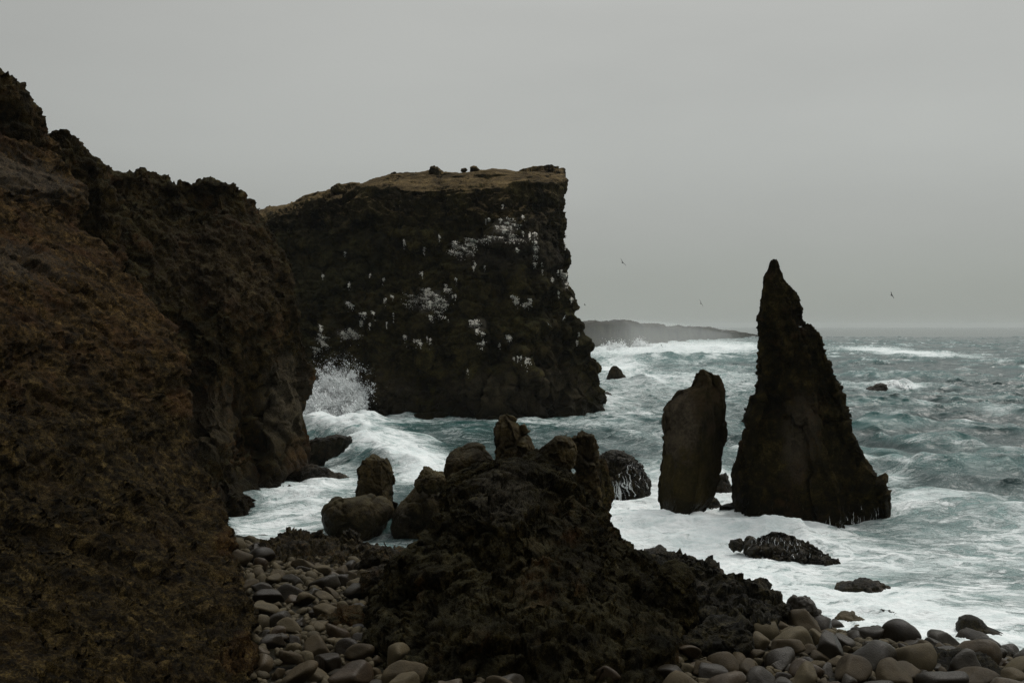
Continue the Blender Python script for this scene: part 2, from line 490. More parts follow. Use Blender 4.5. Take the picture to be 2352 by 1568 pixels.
M = {}
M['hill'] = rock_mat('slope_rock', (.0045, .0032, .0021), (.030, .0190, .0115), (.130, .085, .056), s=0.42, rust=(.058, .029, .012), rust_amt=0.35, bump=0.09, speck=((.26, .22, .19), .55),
    zone=(5.5, 11.5, 8.0, (.0024, .0020, .0013), (.0105, .0080, .0050), (.078, .060, .040)), contrast=1.45, spec=.05, stains=((at(540,1230,33),(.6,2,.8),(.10,.045,.012),.35),(at(560,1500,22),(.5,2,.5),(.085,.042,.014),.35),(at(420,930,40),(1.3,2,.7),(.10,.048,.016),.45),(at(60,380,44),(3.2,5,1.6),(.10,.085,.066),.5),(at(40,570,36),(2.2,5,1.3),(.085,.07,.052),.5)))
M['midcliff'] = rock_mat('brown_cliff_rock', (.0055, .0042, .0025), (.026, .0180, .0100), (.092, .064, .037), s=0.7, rust=(.075, .037, .015), rust_amt=0.3, moss=(.034, .034, .015), bump=0.16, wet=2.0, spec=.06, contrast=1.3, stains=((at(665,930,66),(1.7,6,3.8),(.085,.068,.042),.9),(at(480,980,58),(1.6,4,3.0),(.055,.044,.026),.75),(at(520,620,64),(5,6,3.5),(.075,.052,.028),.45),(at(690,1050,64),(.8,3,1.6),(.095,.055,.022),.6)))
M['headland'] = rock_mat('headland_rock', (.0062, .0054, .0030), (.0235, .0190, .0105), (.078, .064, .038), s=1.5, rust=(.046, .033, .014), rust_amt=0.25, moss=(.028, .030, .010), grass=(.115, .080, .036), bump=0.22, wet=2.2, grass_z=24.0, spec=.05, contrast=1.3, stains=((at(1150,575,114),(5.5,8,2.6),(.062,.051,.037),.6),(at(1250,560,116),(3.5,8,5),(.050,.040,.028),.6),(at(870,905,113),(5.5,8,2.6),(.085,.066,.040),.75),(at(1210,900,112),(12,8,2.8),(.075,.058,.036),.7),(at(760,620,118),(7,8,5),(.036,.034,.014),.5), (at(980,690,112),(2.4,6,1.5),(.17,.15,.125),.55),(at(1160,522,114),(1.6,6,1.2),(.19,.165,.135),.6),(at(1065,568,113),(1.2,6,1.2),(.17,.15,.125),.55),(at(1150,548,114),(3.6,6,.5),(.14,.12,.10),.5),(at(1103,748,112),(.9,6,1.0),(.16,.14,.115),.5),(at(790,768,114),(2.0,6,.8),(.15,.12,.10),.5),(at(1230,565,114),(.5,6,1.8),(.15,.13,.11),.5),(at(1300,645,115),(.6,6,1.4),(.15,.13,.11),.5)))
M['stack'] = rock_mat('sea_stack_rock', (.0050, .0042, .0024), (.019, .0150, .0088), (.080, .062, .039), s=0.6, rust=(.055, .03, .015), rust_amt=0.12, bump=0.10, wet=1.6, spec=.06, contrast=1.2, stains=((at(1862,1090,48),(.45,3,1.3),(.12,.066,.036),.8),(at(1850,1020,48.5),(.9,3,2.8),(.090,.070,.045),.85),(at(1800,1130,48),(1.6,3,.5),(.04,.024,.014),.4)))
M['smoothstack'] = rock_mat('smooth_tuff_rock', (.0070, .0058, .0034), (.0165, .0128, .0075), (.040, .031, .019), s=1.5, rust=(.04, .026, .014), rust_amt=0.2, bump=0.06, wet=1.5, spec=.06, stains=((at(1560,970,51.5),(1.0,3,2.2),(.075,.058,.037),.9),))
M['lava'] = rock_mat('dark_lava_rock', (.0026, .0021, .0012), (.0120, .0092, .0052), (.085, .066, .040), s=0.42, rust=(.075, .036, .014), rust_amt=0.12, bump=0.09, moss=(.028, .026, .014), spec=.03, rough=.7, speck=((.24, .21, .17), .7), contrast=1.3, stains=((at(1080,1470,19),(.7,3,.35),(.060,.038,.020),.6),(at(1330,1500,18.5),(.5,3,.35),(.055,.034,.015),.5),(at(1160,1130,27),(1.2,3,.8),(.060,.052,.038),.6),(at(1100,1320,22),(.8,3,.5),(.045,.038,.026),.6),(at(1370,1330,23),(.6,3,.5),(.050,.040,.026),.5),(at(950,1500,20),(.4,3,.4),(.060,.042,.022),.5)))
M['black'] = rock_mat('black_lava_rock', (.0028, .0024, .0018), (.0095, .0080, .0055), (.055, .047, .035), s=0.35, bump=0.08, spec=.10, rough=.5, rust=(.03, .018, .01), rust_amt=.1, speck=((.2, .18, .15), .6), contrast=1.3)
M['boulder'] = rock_mat('tan_boulder_rock', (.009, .0070, .0048), (.042, .031, .023), (.135, .102, .078), s=0.7, bump=0.05, moss=(.046, .041, .023), wet=1.5, rough=.75, spec=.1)
M['wet'] = rock_mat('wet_rock', (.0045, .0037, .0027), (.015, .012, .0082), (.055, .043, .031), s=0.4, bump=0.08, rough=.4, spec=.25, rust=(.035, .02, .01), rust_amt=.2, contrast=1.2)
M['seaweed'] = rock_mat('seaweed_rock', (.005, .004, .0026), (.021, .0155, .009), (.075, .055, .030), s=0.22, bump=0.08, rough=.55, spec=.15, rust=(.07, .038, .012), rust_amt=.15, contrast=1.3)
M['far'] = rock_mat('far_shore_rock', (.012, .012, .010), (.026, .024, .020), (.05, .047, .04), s=6, bump=0.3, grass=(.045, .04, .028), spec=.05)

def stone_mat(name, base, var=0.35):
    t = NT(name)
    tc = t.n('ShaderNodeTexCoord'); oi = t.n('ShaderNodeObjectInfo'); geo = t.n('ShaderNodeNewGeometry')
    P = geo.outputs['Position']
    n1 = t.noise(P, 3.0, 6, 0.6); n2 = t.noise(P, 26.0, 5, 0.7); vs = t.vor(P, 38.0)
    k = t.math('ADD', t.math('MULTIPLY', t.math('ADD', t.math('MULTIPLY', oi.outputs['Random'], 0.6), t.math('MULTIPLY', geo.outputs['Random Per Island'], 0.4)), var * 2.2), 1 - var * 1.1)
    c = t.ramp(n1, [(0.3, [x * .7 for x in base]), (0.7, [x * 1.3 for x in base])])
    tint = t.mix(oi.outputs['Random'], (1.06, .98, .82, 1), (.95, .98, .88, 1))
    c = t.mix(1.0, c, tint, 'MULTIPLY')
    cm = t.n('ShaderNodeCombineXYZ')
    for i in range(3): t.set(cm.inputs[i], k)
    c = t.mix(1.0, c, cm.outputs[0], 'MULTIPLY')
    pits = t.mapr(t.math('ADD', vs, t.math('MULTIPLY', n2, 0.5)), 0.34, 0.52)
    c = t.mix(t.math('MULTIPLY', t.math('SUBTRACT', 1.0, pits), 0.75), c, (.012, .010, .008, 1))
    c = t.mix(t.mapr(n2, 0.58, 0.75, 0, .5), c, (base[0] * 1.9, base[1] * 1.9, base[2] * 1.9, 1))
    b = t.n('ShaderNodeBump', Strength=0.8, Distance=0.02)
    t.t.links.new(t.math('ADD', t.math('MULTIPLY', pits, 0.5), n2), b.inputs['Height'])
    bs = t.n('ShaderNodeBsdfPrincipled', Roughness=.6 if base[0] > .04 else .33); t.set(bs.inputs['Base Color'], c); bs.inputs['Specular IOR Level'].default_value = .15 if base[0] > .04 else .2
    t.t.links.new(b.outputs[0], bs.inputs['Normal'])
    return t.out(bs.outputs[0])
M['stone_grey'] = stone_mat('grey_beach_stone', (.046, .035, .0205), .7)
M['stone_brown'] = stone_mat('brown_beach_stone', (.040, .028, .017), .6)
M['stone_dark'] = stone_mat('dark_wet_stone', (.020, .0155, .0105))

def plain(name, col, rough=.6, spec=.3):
    t = NT(name); P = t.n('ShaderNodeNewGeometry').outputs['Position']
    c = t.ramp(t.noise(P, 3.0, 4), [(0.3, [x * .85 for x in col]), (0.7, [min(1, x * 1.1) for x in col])])
    bs = t.n('ShaderNodeBsdfPrincipled', Roughness=rough); t.set(bs.inputs['Base Color'], c); bs.inputs['Specular IOR Level'].default_value = spec
    return t.out(bs.outputs[0])
M['white_water'] = plain('white_water', (.90, .93, .92), .7)
M['guano'] = plain('guano_white', (.90, .85, .76), .9)
M['bird_dark'] = plain('bird_dark_feather', (.05, .05, .05), .8)
M['bird_white'] = plain('bird_white_feather', (.6, .6, .58), .8)

def sea_mat():
    t = NT('sea_water')
    P = t.n('ShaderNodeNewGeometry').outputs['Position']
    at_ = t.n('ShaderNodeAttribute'); at_.attribute_name = 'foam'; fo = at_.outputs['Fac']
    cr_ = t.n('ShaderNodeAttribute'); cr_.attribute_name = 'crest'; crest = cr_.outputs['Fac']
    mp = t.n('ShaderNodeMapping'); mp.inputs['Scale'].default_value = (0.55, 1.0, 1.0); t.t.links.new(P, mp.inputs['Vector'])
    warp = t.noise(mp.outputs[0], 0.35, 5, 0.6, out='Color')
    wv = t.n('ShaderNodeVectorMath', operation='MULTIPLY_ADD'); t.t.links.new(warp, wv.inputs[0]); wv.inputs[1].default_value = (3.2, 3.2, 0); t.t.links.new(mp.outputs[0], wv.inputs[2])
    W = wv.outputs[0]
    r1 = t.noise(W, 0.75, 8, 0.62, out='Fac')
    r2 = t.noise(W, 2.6, 7, 0.65)
    lac = t.math('ABSOLUTE', t.math('SUBTRACT', r1, 0.5))        # ridges: thin foam filaments
    lac2 = t.math('ABSOLUTE', t.math('SUBTRACT', r2, 0.5))
    fil = t.math('SUBTRACT', 1.0, t.math('ADD', t.math('MULTIPLY', lac, 3.6), t.math('MULTIPLY', lac2, 2.6)))   # 1 on filament
    body = t.math('ADD', t.math('MULTIPLY', t.noise(W, 0.45, 9, 0.7), 0.65), t.math('MULTIPLY', r2, 0.35))
    # foam cover: more filaments and patches as the density rises
    thr = t.mapr(fo, 0.0, 1.0, 1.0, 0.30, smooth_=False)
    sig = t.math('ADD', t.math('MULTIPLY', fil, 0.42), t.math('MULTIPLY', body, 0.75))
    cover = t.mapr(t.math('SUBTRACT', sig, thr), -0.10, 0.24)
    thin = t.mapr(t.math('SUBTRACT', sig, thr), -0.40, 0.10)
    deep = t.mix(crest, (.008, .030, .028, 1), (.010, .088, .080, 1))
    deep = t.mix(t.math('MULTIPLY', thin, t.mapr(fo, .15, .8, 0.08, 1.0)), deep, t.mix(t.mapr(fo, .3, .8), (.17, .27, .26, 1), (.38, .53, .51, 1)))
    white = t.mix(t.mapr(t.noise(W, 1.5, 9, 0.75), .32, .66), t.mix(t.mapr(fo, .6, .95), (.38, .46, .445, 1), (.68, .76, .75, 1)), (.95, .97, .96, 1))
    col = t.mix(cover, deep, white)
    rough = t.mapr(cover, 0, 1, 0.12, 0.75)
    b = t.n('ShaderNodeBump', Strength=1.0, Distance=0.12)
    small = t.noise(mp.outputs[0], 2.2, 8, 0.62, 0.4); 
    hgt = t.math('ADD', t.math('MULTIPLY', small, 0.9), t.math('MULTIPLY', t.math('MULTIPLY', cover, body), 1.6))
    t.t.links.new(hgt, b.inputs['Height'])
    bs = t.n('ShaderNodeBsdfPrincipled'); t.set(bs.inputs['Base Color'], col); t.set(bs.inputs['Roughness'], rough)
    bs.inputs['IOR'].default_value = 1.33
    t.t.links.new(b.outputs[0], bs.inputs['Normal'])
    return t.out(bs.outputs[0])
M['sea'] = sea_mat()

# ------------------------------------------------------------------ ground
def water_edge(X): return np.interp(X, [-40, -14, -10, 0, 6, 9, 12, 18, 40], [47, 47, 46, 41, 37, 35, 33, 28.5, 22])
def ground_z(X, Y):
    t = Y / water_edge(X)
    base = np.interp(t, [0, .1, .18, .25, .36, .5, .62, .8, 1.0, 1.15, 1.6, 4], [8.4, 7.4, 6.0, 4.6, 3.0, 2.35, 1.85, 1.0, -0.1, -0.9, -2.5, -6])
    P = np.stack([X, Y, X * 0], -1)
    return base + 0.28 * fbm(P, 5, 3, seed=4) * smooth(.2, .45, t)
gx = np.linspace(-55, 60, 460); gy = np.concatenate([np.linspace(-6, 60, 330), np.linspace(61, 400, 30)])
GX, GY = np.meshgrid(gx, gy)
GZ = ground_z(GX, GY)
GP = np.stack([GX, GY, GZ], -1)
GP[..., 2] += 0.06 * fbm(GP, .5, 4, seed=12)
beach = link('beach_ground', raw_mesh('beach_ground', GP.reshape(-1, 3), grid_faces(len(gy), len(gx))), M['black'], kind='structure')

# ------------------------------------------------------------------ sea
def sea():
    # rows follow the picture's rows (dense near, growing with distance), columns fan out
    t = np.linspace(0, 1, 900)
    k0, k1 = 1 / 21.0, 1 / 9000.0
    inv = k0 + (k1 - k0) * (t ** 0.92)
    Y = 1 / inv
    # limit spacing growth close in, so waves are resolved between 60 and 400 m
    extra = np.concatenate([np.linspace(60, 180, 400), np.geomspace(180, 900, 300)])
    Y = np.unique(np.sort(np.concatenate([Y, extra])))
    keep = [0]
    Y = Y.astype(float)
    for i in range(1, len(Y)):
        if Y[i] - Y[keep[-1]] > 0.07: keep.append(i)
    Y = Y[keep]
    u = np.concatenate([-.66 - np.linspace(1, 0, 46)[:-1] ** 1.6 * 3.2, np.linspace(-0.66, 0.66, 1000), .66 + np.linspace(0, 1, 46)[1:] ** 1.6 * 3.2])
    X = Y[:, None] * u[None, :] ; YY = np.broadcast_to(Y[:, None], X.shape)
    dYrow = np.gradient(Y)[:, None]; dX = Y[:, None] * np.gradient(u)[None, :]
    px, py = project(np.stack([X, YY, X * 0], -1))
    # ---- foam density, laid out by places on the water
    base = 0.26 + 0 * X
    fo = base
    def blob(cx, cy, rx, ry, s, ang=0.0, p=2.0):
        nonlocal fo
        a = math.radians(ang); dx = px - cx; dy = py - cy
        q = ((dx * math.cos(a) + dy * math.sin(a)) / rx) ** 2 + ((-dx * math.sin(a) + dy * math.cos(a)) / ry) ** 2
        w = np.exp(-q ** (p / 2))
        fo = fo + (s - fo) * w
    nz = 90 * fbm(np.stack([X, YY, X * 0], -1), 14, 4, seed=21) * np.clip(60 / YY, .1, 1)
    px = px + nz; py = py + nz * 0.35
    blob(1560, 905, 260, 60, .55); blob(1600, 1000, 260, 45, .44)
    blob(1480, 800, 260, 18, .97); blob(1660, 800, 90, 10, 1.0); blob(1430, 838, 60, 24, .85); blob(1600, 832, 150, 10, .30)
    blob(1520, 874, 170, 16, .78); blob(1400, 925, 80, 26, .8); blob(1660, 870, 80, 20, .6)
    blob(2090, 812, 150, 6, .95, 3); blob(2010, 803, 60, 5, .9); blob(2060, 888, 75, 9, 1.0); blob(1990, 888, 80, 14, .6)
    blob(2050, 950, 60, 8, .5); blob(2280, 945, 40, 6, .6); blob(2330, 1075, 60, 9, .7); blob(2020, 1085, 60, 8, .7); blob(2210, 1065, 40, 10, .6)
    blob(1650, 1150, 340, 80, .80, 0, 3); blob(2230, 1170, 260, 50, .66); blob(1950, 1360, 620, 170, .79, 4, 4); blob(1600, 1230, 280, 130, .99, 0, 4)
    blob(2330, 1260, 160, 60, .70); blob(2050, 1430, 440, 90, .97, 8, 3); blob(2050, 1240, 90, 22, .56); blob(2130, 1320, 130, 14, .58); blob(2280, 1380, 90, 22, .66)
    blob(1780, 1250, 140, 30, .97); blob(2100, 1175, 60, 25, .85); blob(2330, 1185, 60, 14, .2)
    blob(790, 970, 140, 50, 1.0, 0, 3); blob(1000, 968, 330, 12, .72, 2); blob(1330, 965, 130, 16, .62)
    blob(1000, 1000, 160, 18, .34); blob(880, 1020, 120, 30, .8, 25); blob(960, 1080, 110, 45, .95, 15, 3); blob(1240, 1000, 120, 20, .38)
    blob(700, 1180, 190, 60, .82, -15, 3); blob(880, 1240, 120, 20, .6); blob(760, 1100, 80, 50, .8)
    px = px - nz; py = py - nz * 0.35
    P = np.stack([X, YY, X * 0], -1)
    # ---- waves
    rng = np.random.RandomState(3)
    Z = 0 * X; DX = 0 * X; DYv = 0 * X; slope = 0 * X
    calm = smooth(26, 75, YY) * 0.8 + 0.2                     # broken, flatter water close to the beach
    shelter = 1 - 0.55 * np.exp(-(((px - 1050) / 330) ** 2 + ((py - 1000) / 60) ** 2))
    gust = 1 + 0.5 * fbm(P, 60, 3, seed=8)
    warps = [fbm(P, s_w, 2, seed=40 + q) for q, s_w in enumerate((4, 9, 20, 50))]
    for i in range(64):
        L = 1.2 * (34 / 1.2) ** (i / 63.0) * rng.uniform(.9, 1.1)
        ang = math.radians(-90 + rng.normal() * (34 if L < 12 else 16) - 8)
        k = 2 * math.pi / L; A = 0.0185 * L ** 0.72 * rng.uniform(.6, 1.25)
        if L > 15: A *= .62
        d = np.maximum(dX * abs(math.cos(ang)), dYrow * abs(math.sin(ang)))
        lim = smooth(0.5, 0.2, d / L)
        ph = k * (X * math.cos(ang) + YY * math.sin(ang)) + rng.uniform(0, 6.28) + 1.1 * (warps[min(3, int(np.searchsorted((3, 7, 16), L)))] * (1 if i % 2 else -1) + .6 * warps[(i + 1) % 4] * (i % 3 - 1))
        a = A * lim * calm * shelter * gust
        Z = Z + a * np.cos(ph); s_ = np.sin(ph)
        DX = DX - a * math.cos(ang) * s_ * .9; DYv = DYv - a * math.sin(ang) * s_ * .9
        slope = slope + a * k * s_
    def ridge(ax, ay, bx, by, h, w, back=1.8):
        nonlocal Z, fo
        a = sea_at(ax, ay)[:2]; b = sea_at(bx, by)[:2]
        d = b - a; Lr = np.linalg.norm(d); d /= Lr
        qx, qy = X - a[0], YY - a[1]
        s = qx * d[0] + qy * d[1]; n = -qx * d[1] + qy * d[0]
        wob = fbm(np.stack([X, YY, 0 * X + ax], -1), w * 3, 3, seed=int(ax) % 50)
        n = n + wob * w * 1.2
        e = smooth(-0.12 * Lr, 0.15 * Lr, s) * smooth(1.12 * Lr, .85 * Lr, s)
        prof = np.where(n > 0, np.exp(-(n / (w * back)) ** 2), np.exp(-(np.abs(n) / w) ** 2))
        Z = Z + h * e * prof * (1 + .35 * wob)
        return e * prof
    r = ridge(700, 985, 1010, 1100, 1.5, 2.2); fo = np.maximum(fo, .92 * r)
    ridge(840, 985, 1130, 1000, .5, 3.0)
    r = ridge(690, 982, 870, 968, 1.1, 2.6, 1.2); fo = np.maximum(fo, 1.1 * r)
    r = ridge(1750, 1232, 1860, 1236, .35, .8); fo = np.maximum(fo, r)
    r = ridge(1500, 806, 1760, 806, 2.0, 8); fo = np.maximum(fo, 1.0 * r)
    ridge(1400, 838, 1730, 829, 1.9, 9); r = ridge(1380, 857, 1480, 851, 1.3, 5); fo = np.maximum(fo, .9 * r)
    r = ridge(1480, 884, 1600, 880, 1.3, 3.5); fo = np.maximum(fo, .9 * r)
    r = ridge(1370, 795, 1520, 786, 1.0, 12); fo = np.maximum(fo, 1.0 * r)
    r = ridge(2030, 890, 2090, 888, .6, 1.6); fo = np.maximum(fo, 1.0 * r)
    ridge(1960, 982, 2120, 990, .9, 2.5); ridge(2050, 1028, 2250, 1022, 1.0, 2.4); ridge(1980, 960, 2060, 958, .8, 2.2)
    ridge(2100, 1090, 2400, 1085, 1.1, 2.2); ridge(2180, 925, 2330, 922, .8, 3); ridge(1950, 870, 2200, 862, .8, 4)
    ridge(2040, 1190, 2420, 1205, .7, 1.5)
    cap = smooth(.62, 1.25, Z / (0.25 + 0.32 * calm)) * smooth(-.2, .5, fbm(P, 5, 3, seed=71))
    far = smooth(1200, 250, YY)
    fo = np.maximum(fo, (0.26 + 0.46 * cap) * (0.8 + .2 * far))
    fo = fo + 0.16 * fbm(P, 9, 4, seed=55) + 0.10 * fbm(P, 2.0, 3, seed=56) * smooth(300, 80, YY)
    churn = smooth(.6, 1.0, fo) * smooth(250, 60, YY)
    Z = Z + churn * (0.30 * fbm(P, 1.5, 6, seed=61, gain=.62) + 0.16 * fbm(P, 3.5, 4, seed=62, ridged=True))
    # fades to a flat sheet at the far end, stays below the beach stones near the shore
    crest = np.clip(smooth(.05, .9, Z) * .9, 0, 1)
    V = np.stack([X + DX, YY + DYv, Z], -1)
    me = raw_mesh('sea', V.reshape(-1, 3), grid_faces(*X.shape))
    add_attr(me, 'foam', np.clip(fo, 0, 1.05)); add_attr(me, 'crest', crest)
    return link('sea', me, M['sea'], kind='structure')
sea_o = sea()
print('sea', time.time() - T0)

# ------------------------------------------------------------------ hill on the left
def W(x, y, z): return (x, y, z)
def A(px, py, D): return tuple(at(px, py, D))
def hill():
    # each level: left off-frame, left edge of frame, middle, near the corner, corner, and round the back
    #        py   corner px, D        edge-of-frame D
    lv = [(1760, 560, 16.5, 11.5), (1640, 575, 19.0, 13.0), (1520, 578, 21.5, 15.0), (1420, 590, 25.5, 17.0), (1310, 548, 30.0, 19.5), (1200, 512, 35.5, 22), (1135, 498, 37.0, 23.5),
          (1000, 428, 38.5, 25.5), (930, 432, 40.0, 27), (850, 418, 41.0, 28.5), (760, 402, 42.5, 30), (660, 335, 43.5, 32), (590, 262, 45.0, 34), (520, 178, 47, 36.5), (440, 190, 48.5, 39), (370, 138, 50, 42), (305, 80, 51, 45), (268, 0, 51.5, 47)]
    rows = []
    for py, cxp, Dc, Dl in lv:
        r = []
        e = np.array(at(cxp, py, Dc)); l = np.array(at(-60, py, Dl))
        L = l + np.array([-9, -7, 2.0]); r += [L + np.array([-10, -10, 2]), L]
        for t in (0, .22, .44, .64, .80, .92, .99):
            bow = 0.10 * math.sin(math.pi * t) * np.linalg.norm(e - l)
            q = l * (1 - t) + e * t + np.array([-.25, -1, 0]) * bow * 0.4
            # keep the level's height on its ray as D changes
            q2 = at(*[(-60) * (1 - t) + cxp * t, py, q[1]])
            r.append(q2)
        for k_, lat, dz_ in ((1.2, .12, -.1), (5, 1.6, -.3), (12, 5.0, -1)): r.append(np.array([e[0] * (1 + k_ / e[1]) - lat, e[1] + k_, e[2] + dz_]))
        rows.append(r)
    top = [np.array(p) + np.array([-8, 14, 1.5]) for p in rows[-1]]
    rows.append(top)
    def rust(P): return 0 * P[..., 0]
    return sheet('hill', rows[::-1], M['hill'], 900, 640, kind='structure', seed=5, flip=-1.0, mix=.5,
                 big=(.7, 6), mid=(.34, 2.6), mid2=(.08, 1.0), blocks=((.22, 2.2, ((.5, 0, 0), (0, .6, 0), (.30, 0, 1.5))), (.10, .7, ((.6, 0, 0), (0, .6, 0), (.35, 0, 1.6))), (.06, .22, ((.7, 0, 0), (0, .7, 0), (.35, 0, 1.4)))), fine=(.07, .12), knob=(.04, .2), strata=(.16, .8), aniso=(.7, .75, 1.6), octs=8)
hill_o = hill()

# outcrop capping the hill
loft('rock_outcrop', [(178, -110, 56, 50, 2.5), (184, -116, 62, 50, 3), (236, -120, 82, 50, 3.3), (262, -130, 92, 50, 3.5), (310, -140, 100, 50, 3.5), (360, -140, 96, 50, 3.5)], M['midcliff'],
     'dark blocky outcrop with a grassy top capping the hill at the upper left', 'rock outcrop', res=.12, foot=12, seed=3, big=(.2, 3), mid=(.2, 1.6), blocks=((.4, 1.5), (.2, .5)), knob=(.10, .4), fine=(.05, .25), cap=.0, round_=.7)
loft('rock_outcrop', [(298, 134, 152, 56, .6), (308, 112, 166, 56, .8), (326, 106, 192, 56, 1), (350, 110, 206, 56, 1.2), (385, 116, 240, 56, 1.6), (450, 118, 262, 56, 2), (560, 120, 280, 56, 2)], M['midcliff'],
     'jagged dark outcrop on the skyline just right of the hilltop', 'rock outcrop', res=.14, foot=8, seed=9, cap=.02, big=(.15, 2.5), mid=(.2, 1.4), blocks=((.4, 1.1), (.18, .45)), knob=(.10, .4), fine=(.05, .25))

# ------------------------------------------------------------------ cliff in the middle left
def midcliff():
    #      py, left px, D ; corner px, D
    lv = [(1240, 380, 49, 640, 56), (1192, 390, 49.5, 655, 57.5), (1150, 390, 50.5, 700, 61), (1090, 380, 52.5, 711, 65), (1000, 370, 54, 701, 66), (930, 360, 54.5, 703, 66.5), (840, 330, 55, 703, 67), (760, 300, 55.5, 694, 67),
          (690, 260, 56.5, 680, 67), (620, 220, 57.5, 662, 67.5), (550, 190, 59, 636, 68), (505, 170, 60, 606, 69), (470, 150, 61, 580, 69.5), (440, 130, 62, 540, 69)]
    crest = [(110, 355, 63), (170, 345, 63), (235, 372, 63.5), (262, 388, 64), (335, 392, 65), (375, 418, 66), (430, 424, 67), (480, 420, 68), (520, 430, 68.5), (548, 450, 69)]
    rows = []
    n = 10
    for py, lp, Dl, cxp, Dc in lv:
        r = []
        for i in range(n):
            t = i / (n - 1); px = lp * (1 - t) + cxp * t
            D = Dl + (Dc - Dl) * t ** 1.6
            # vertical gully and the dark cave low on the face
            r.append(at(px, py, D + 3.2 * math.exp(-(((px - 590) / 45) ** 2 + ((py - 960) / 85) ** 2)) + 1.6 * math.exp(-((px - 430) / 50) ** 2) * (1 if py > 600 else .4)))
        e = np.array(at(cxp, py, Dc))
        r += [e + np.array([-.2, 2, 0]), e + np.array([-2.0, 6, 0]), e + np.array([-7, 13, 0]), e + np.array([-20, 20, 0])]
        rows.append(r)
    cr = [at(*c) for c in crest]; e = cr[-1]
    cr += [e + np.array([-.5, 2, -.2]), e + np.array([-3, 6, 0]), e + np.array([-8, 12, 0]), e + np.array([-20, 19, 0])]
    rows.append(cr)
    rows.append([p + np.array([-4, 9, .2]) for p in cr]); rows.append([p + np.array([-10, 22, -2]) for p in cr])
    def kn(P): return smooth(4.0, 8.0, P[..., 2] + 2 * fbm(P, 4, 2, seed=3))
    return sheet('sea_cliff', rows[::-1], M['midcliff'], 720, 700, 'steep brown sea cliff with a smooth fractured foot, between the hill and the sea channel', 'cliff', seed=15, flip=-1.0, mix=.55,
                 big=(1.0, 6), mid=(.60, 2.6), mid2=(.12, 1.3), blocks=((1.2, 4.2, (1.1, 1, .5), lambda P: .25 + .75 * smooth(9, 5, P[..., 2])), (.28, 1.5, (1, 1, .8)), (.10, .5, (1, 1, 1), kn)), fine=(.08, .3), knob=(.17, .55), knobmask=kn, crack=(0, 3.0), aniso=(1.25, 1.1, .8), octs=6)
midcliff_o = midcliff()
print('mid', time.time() - T0)

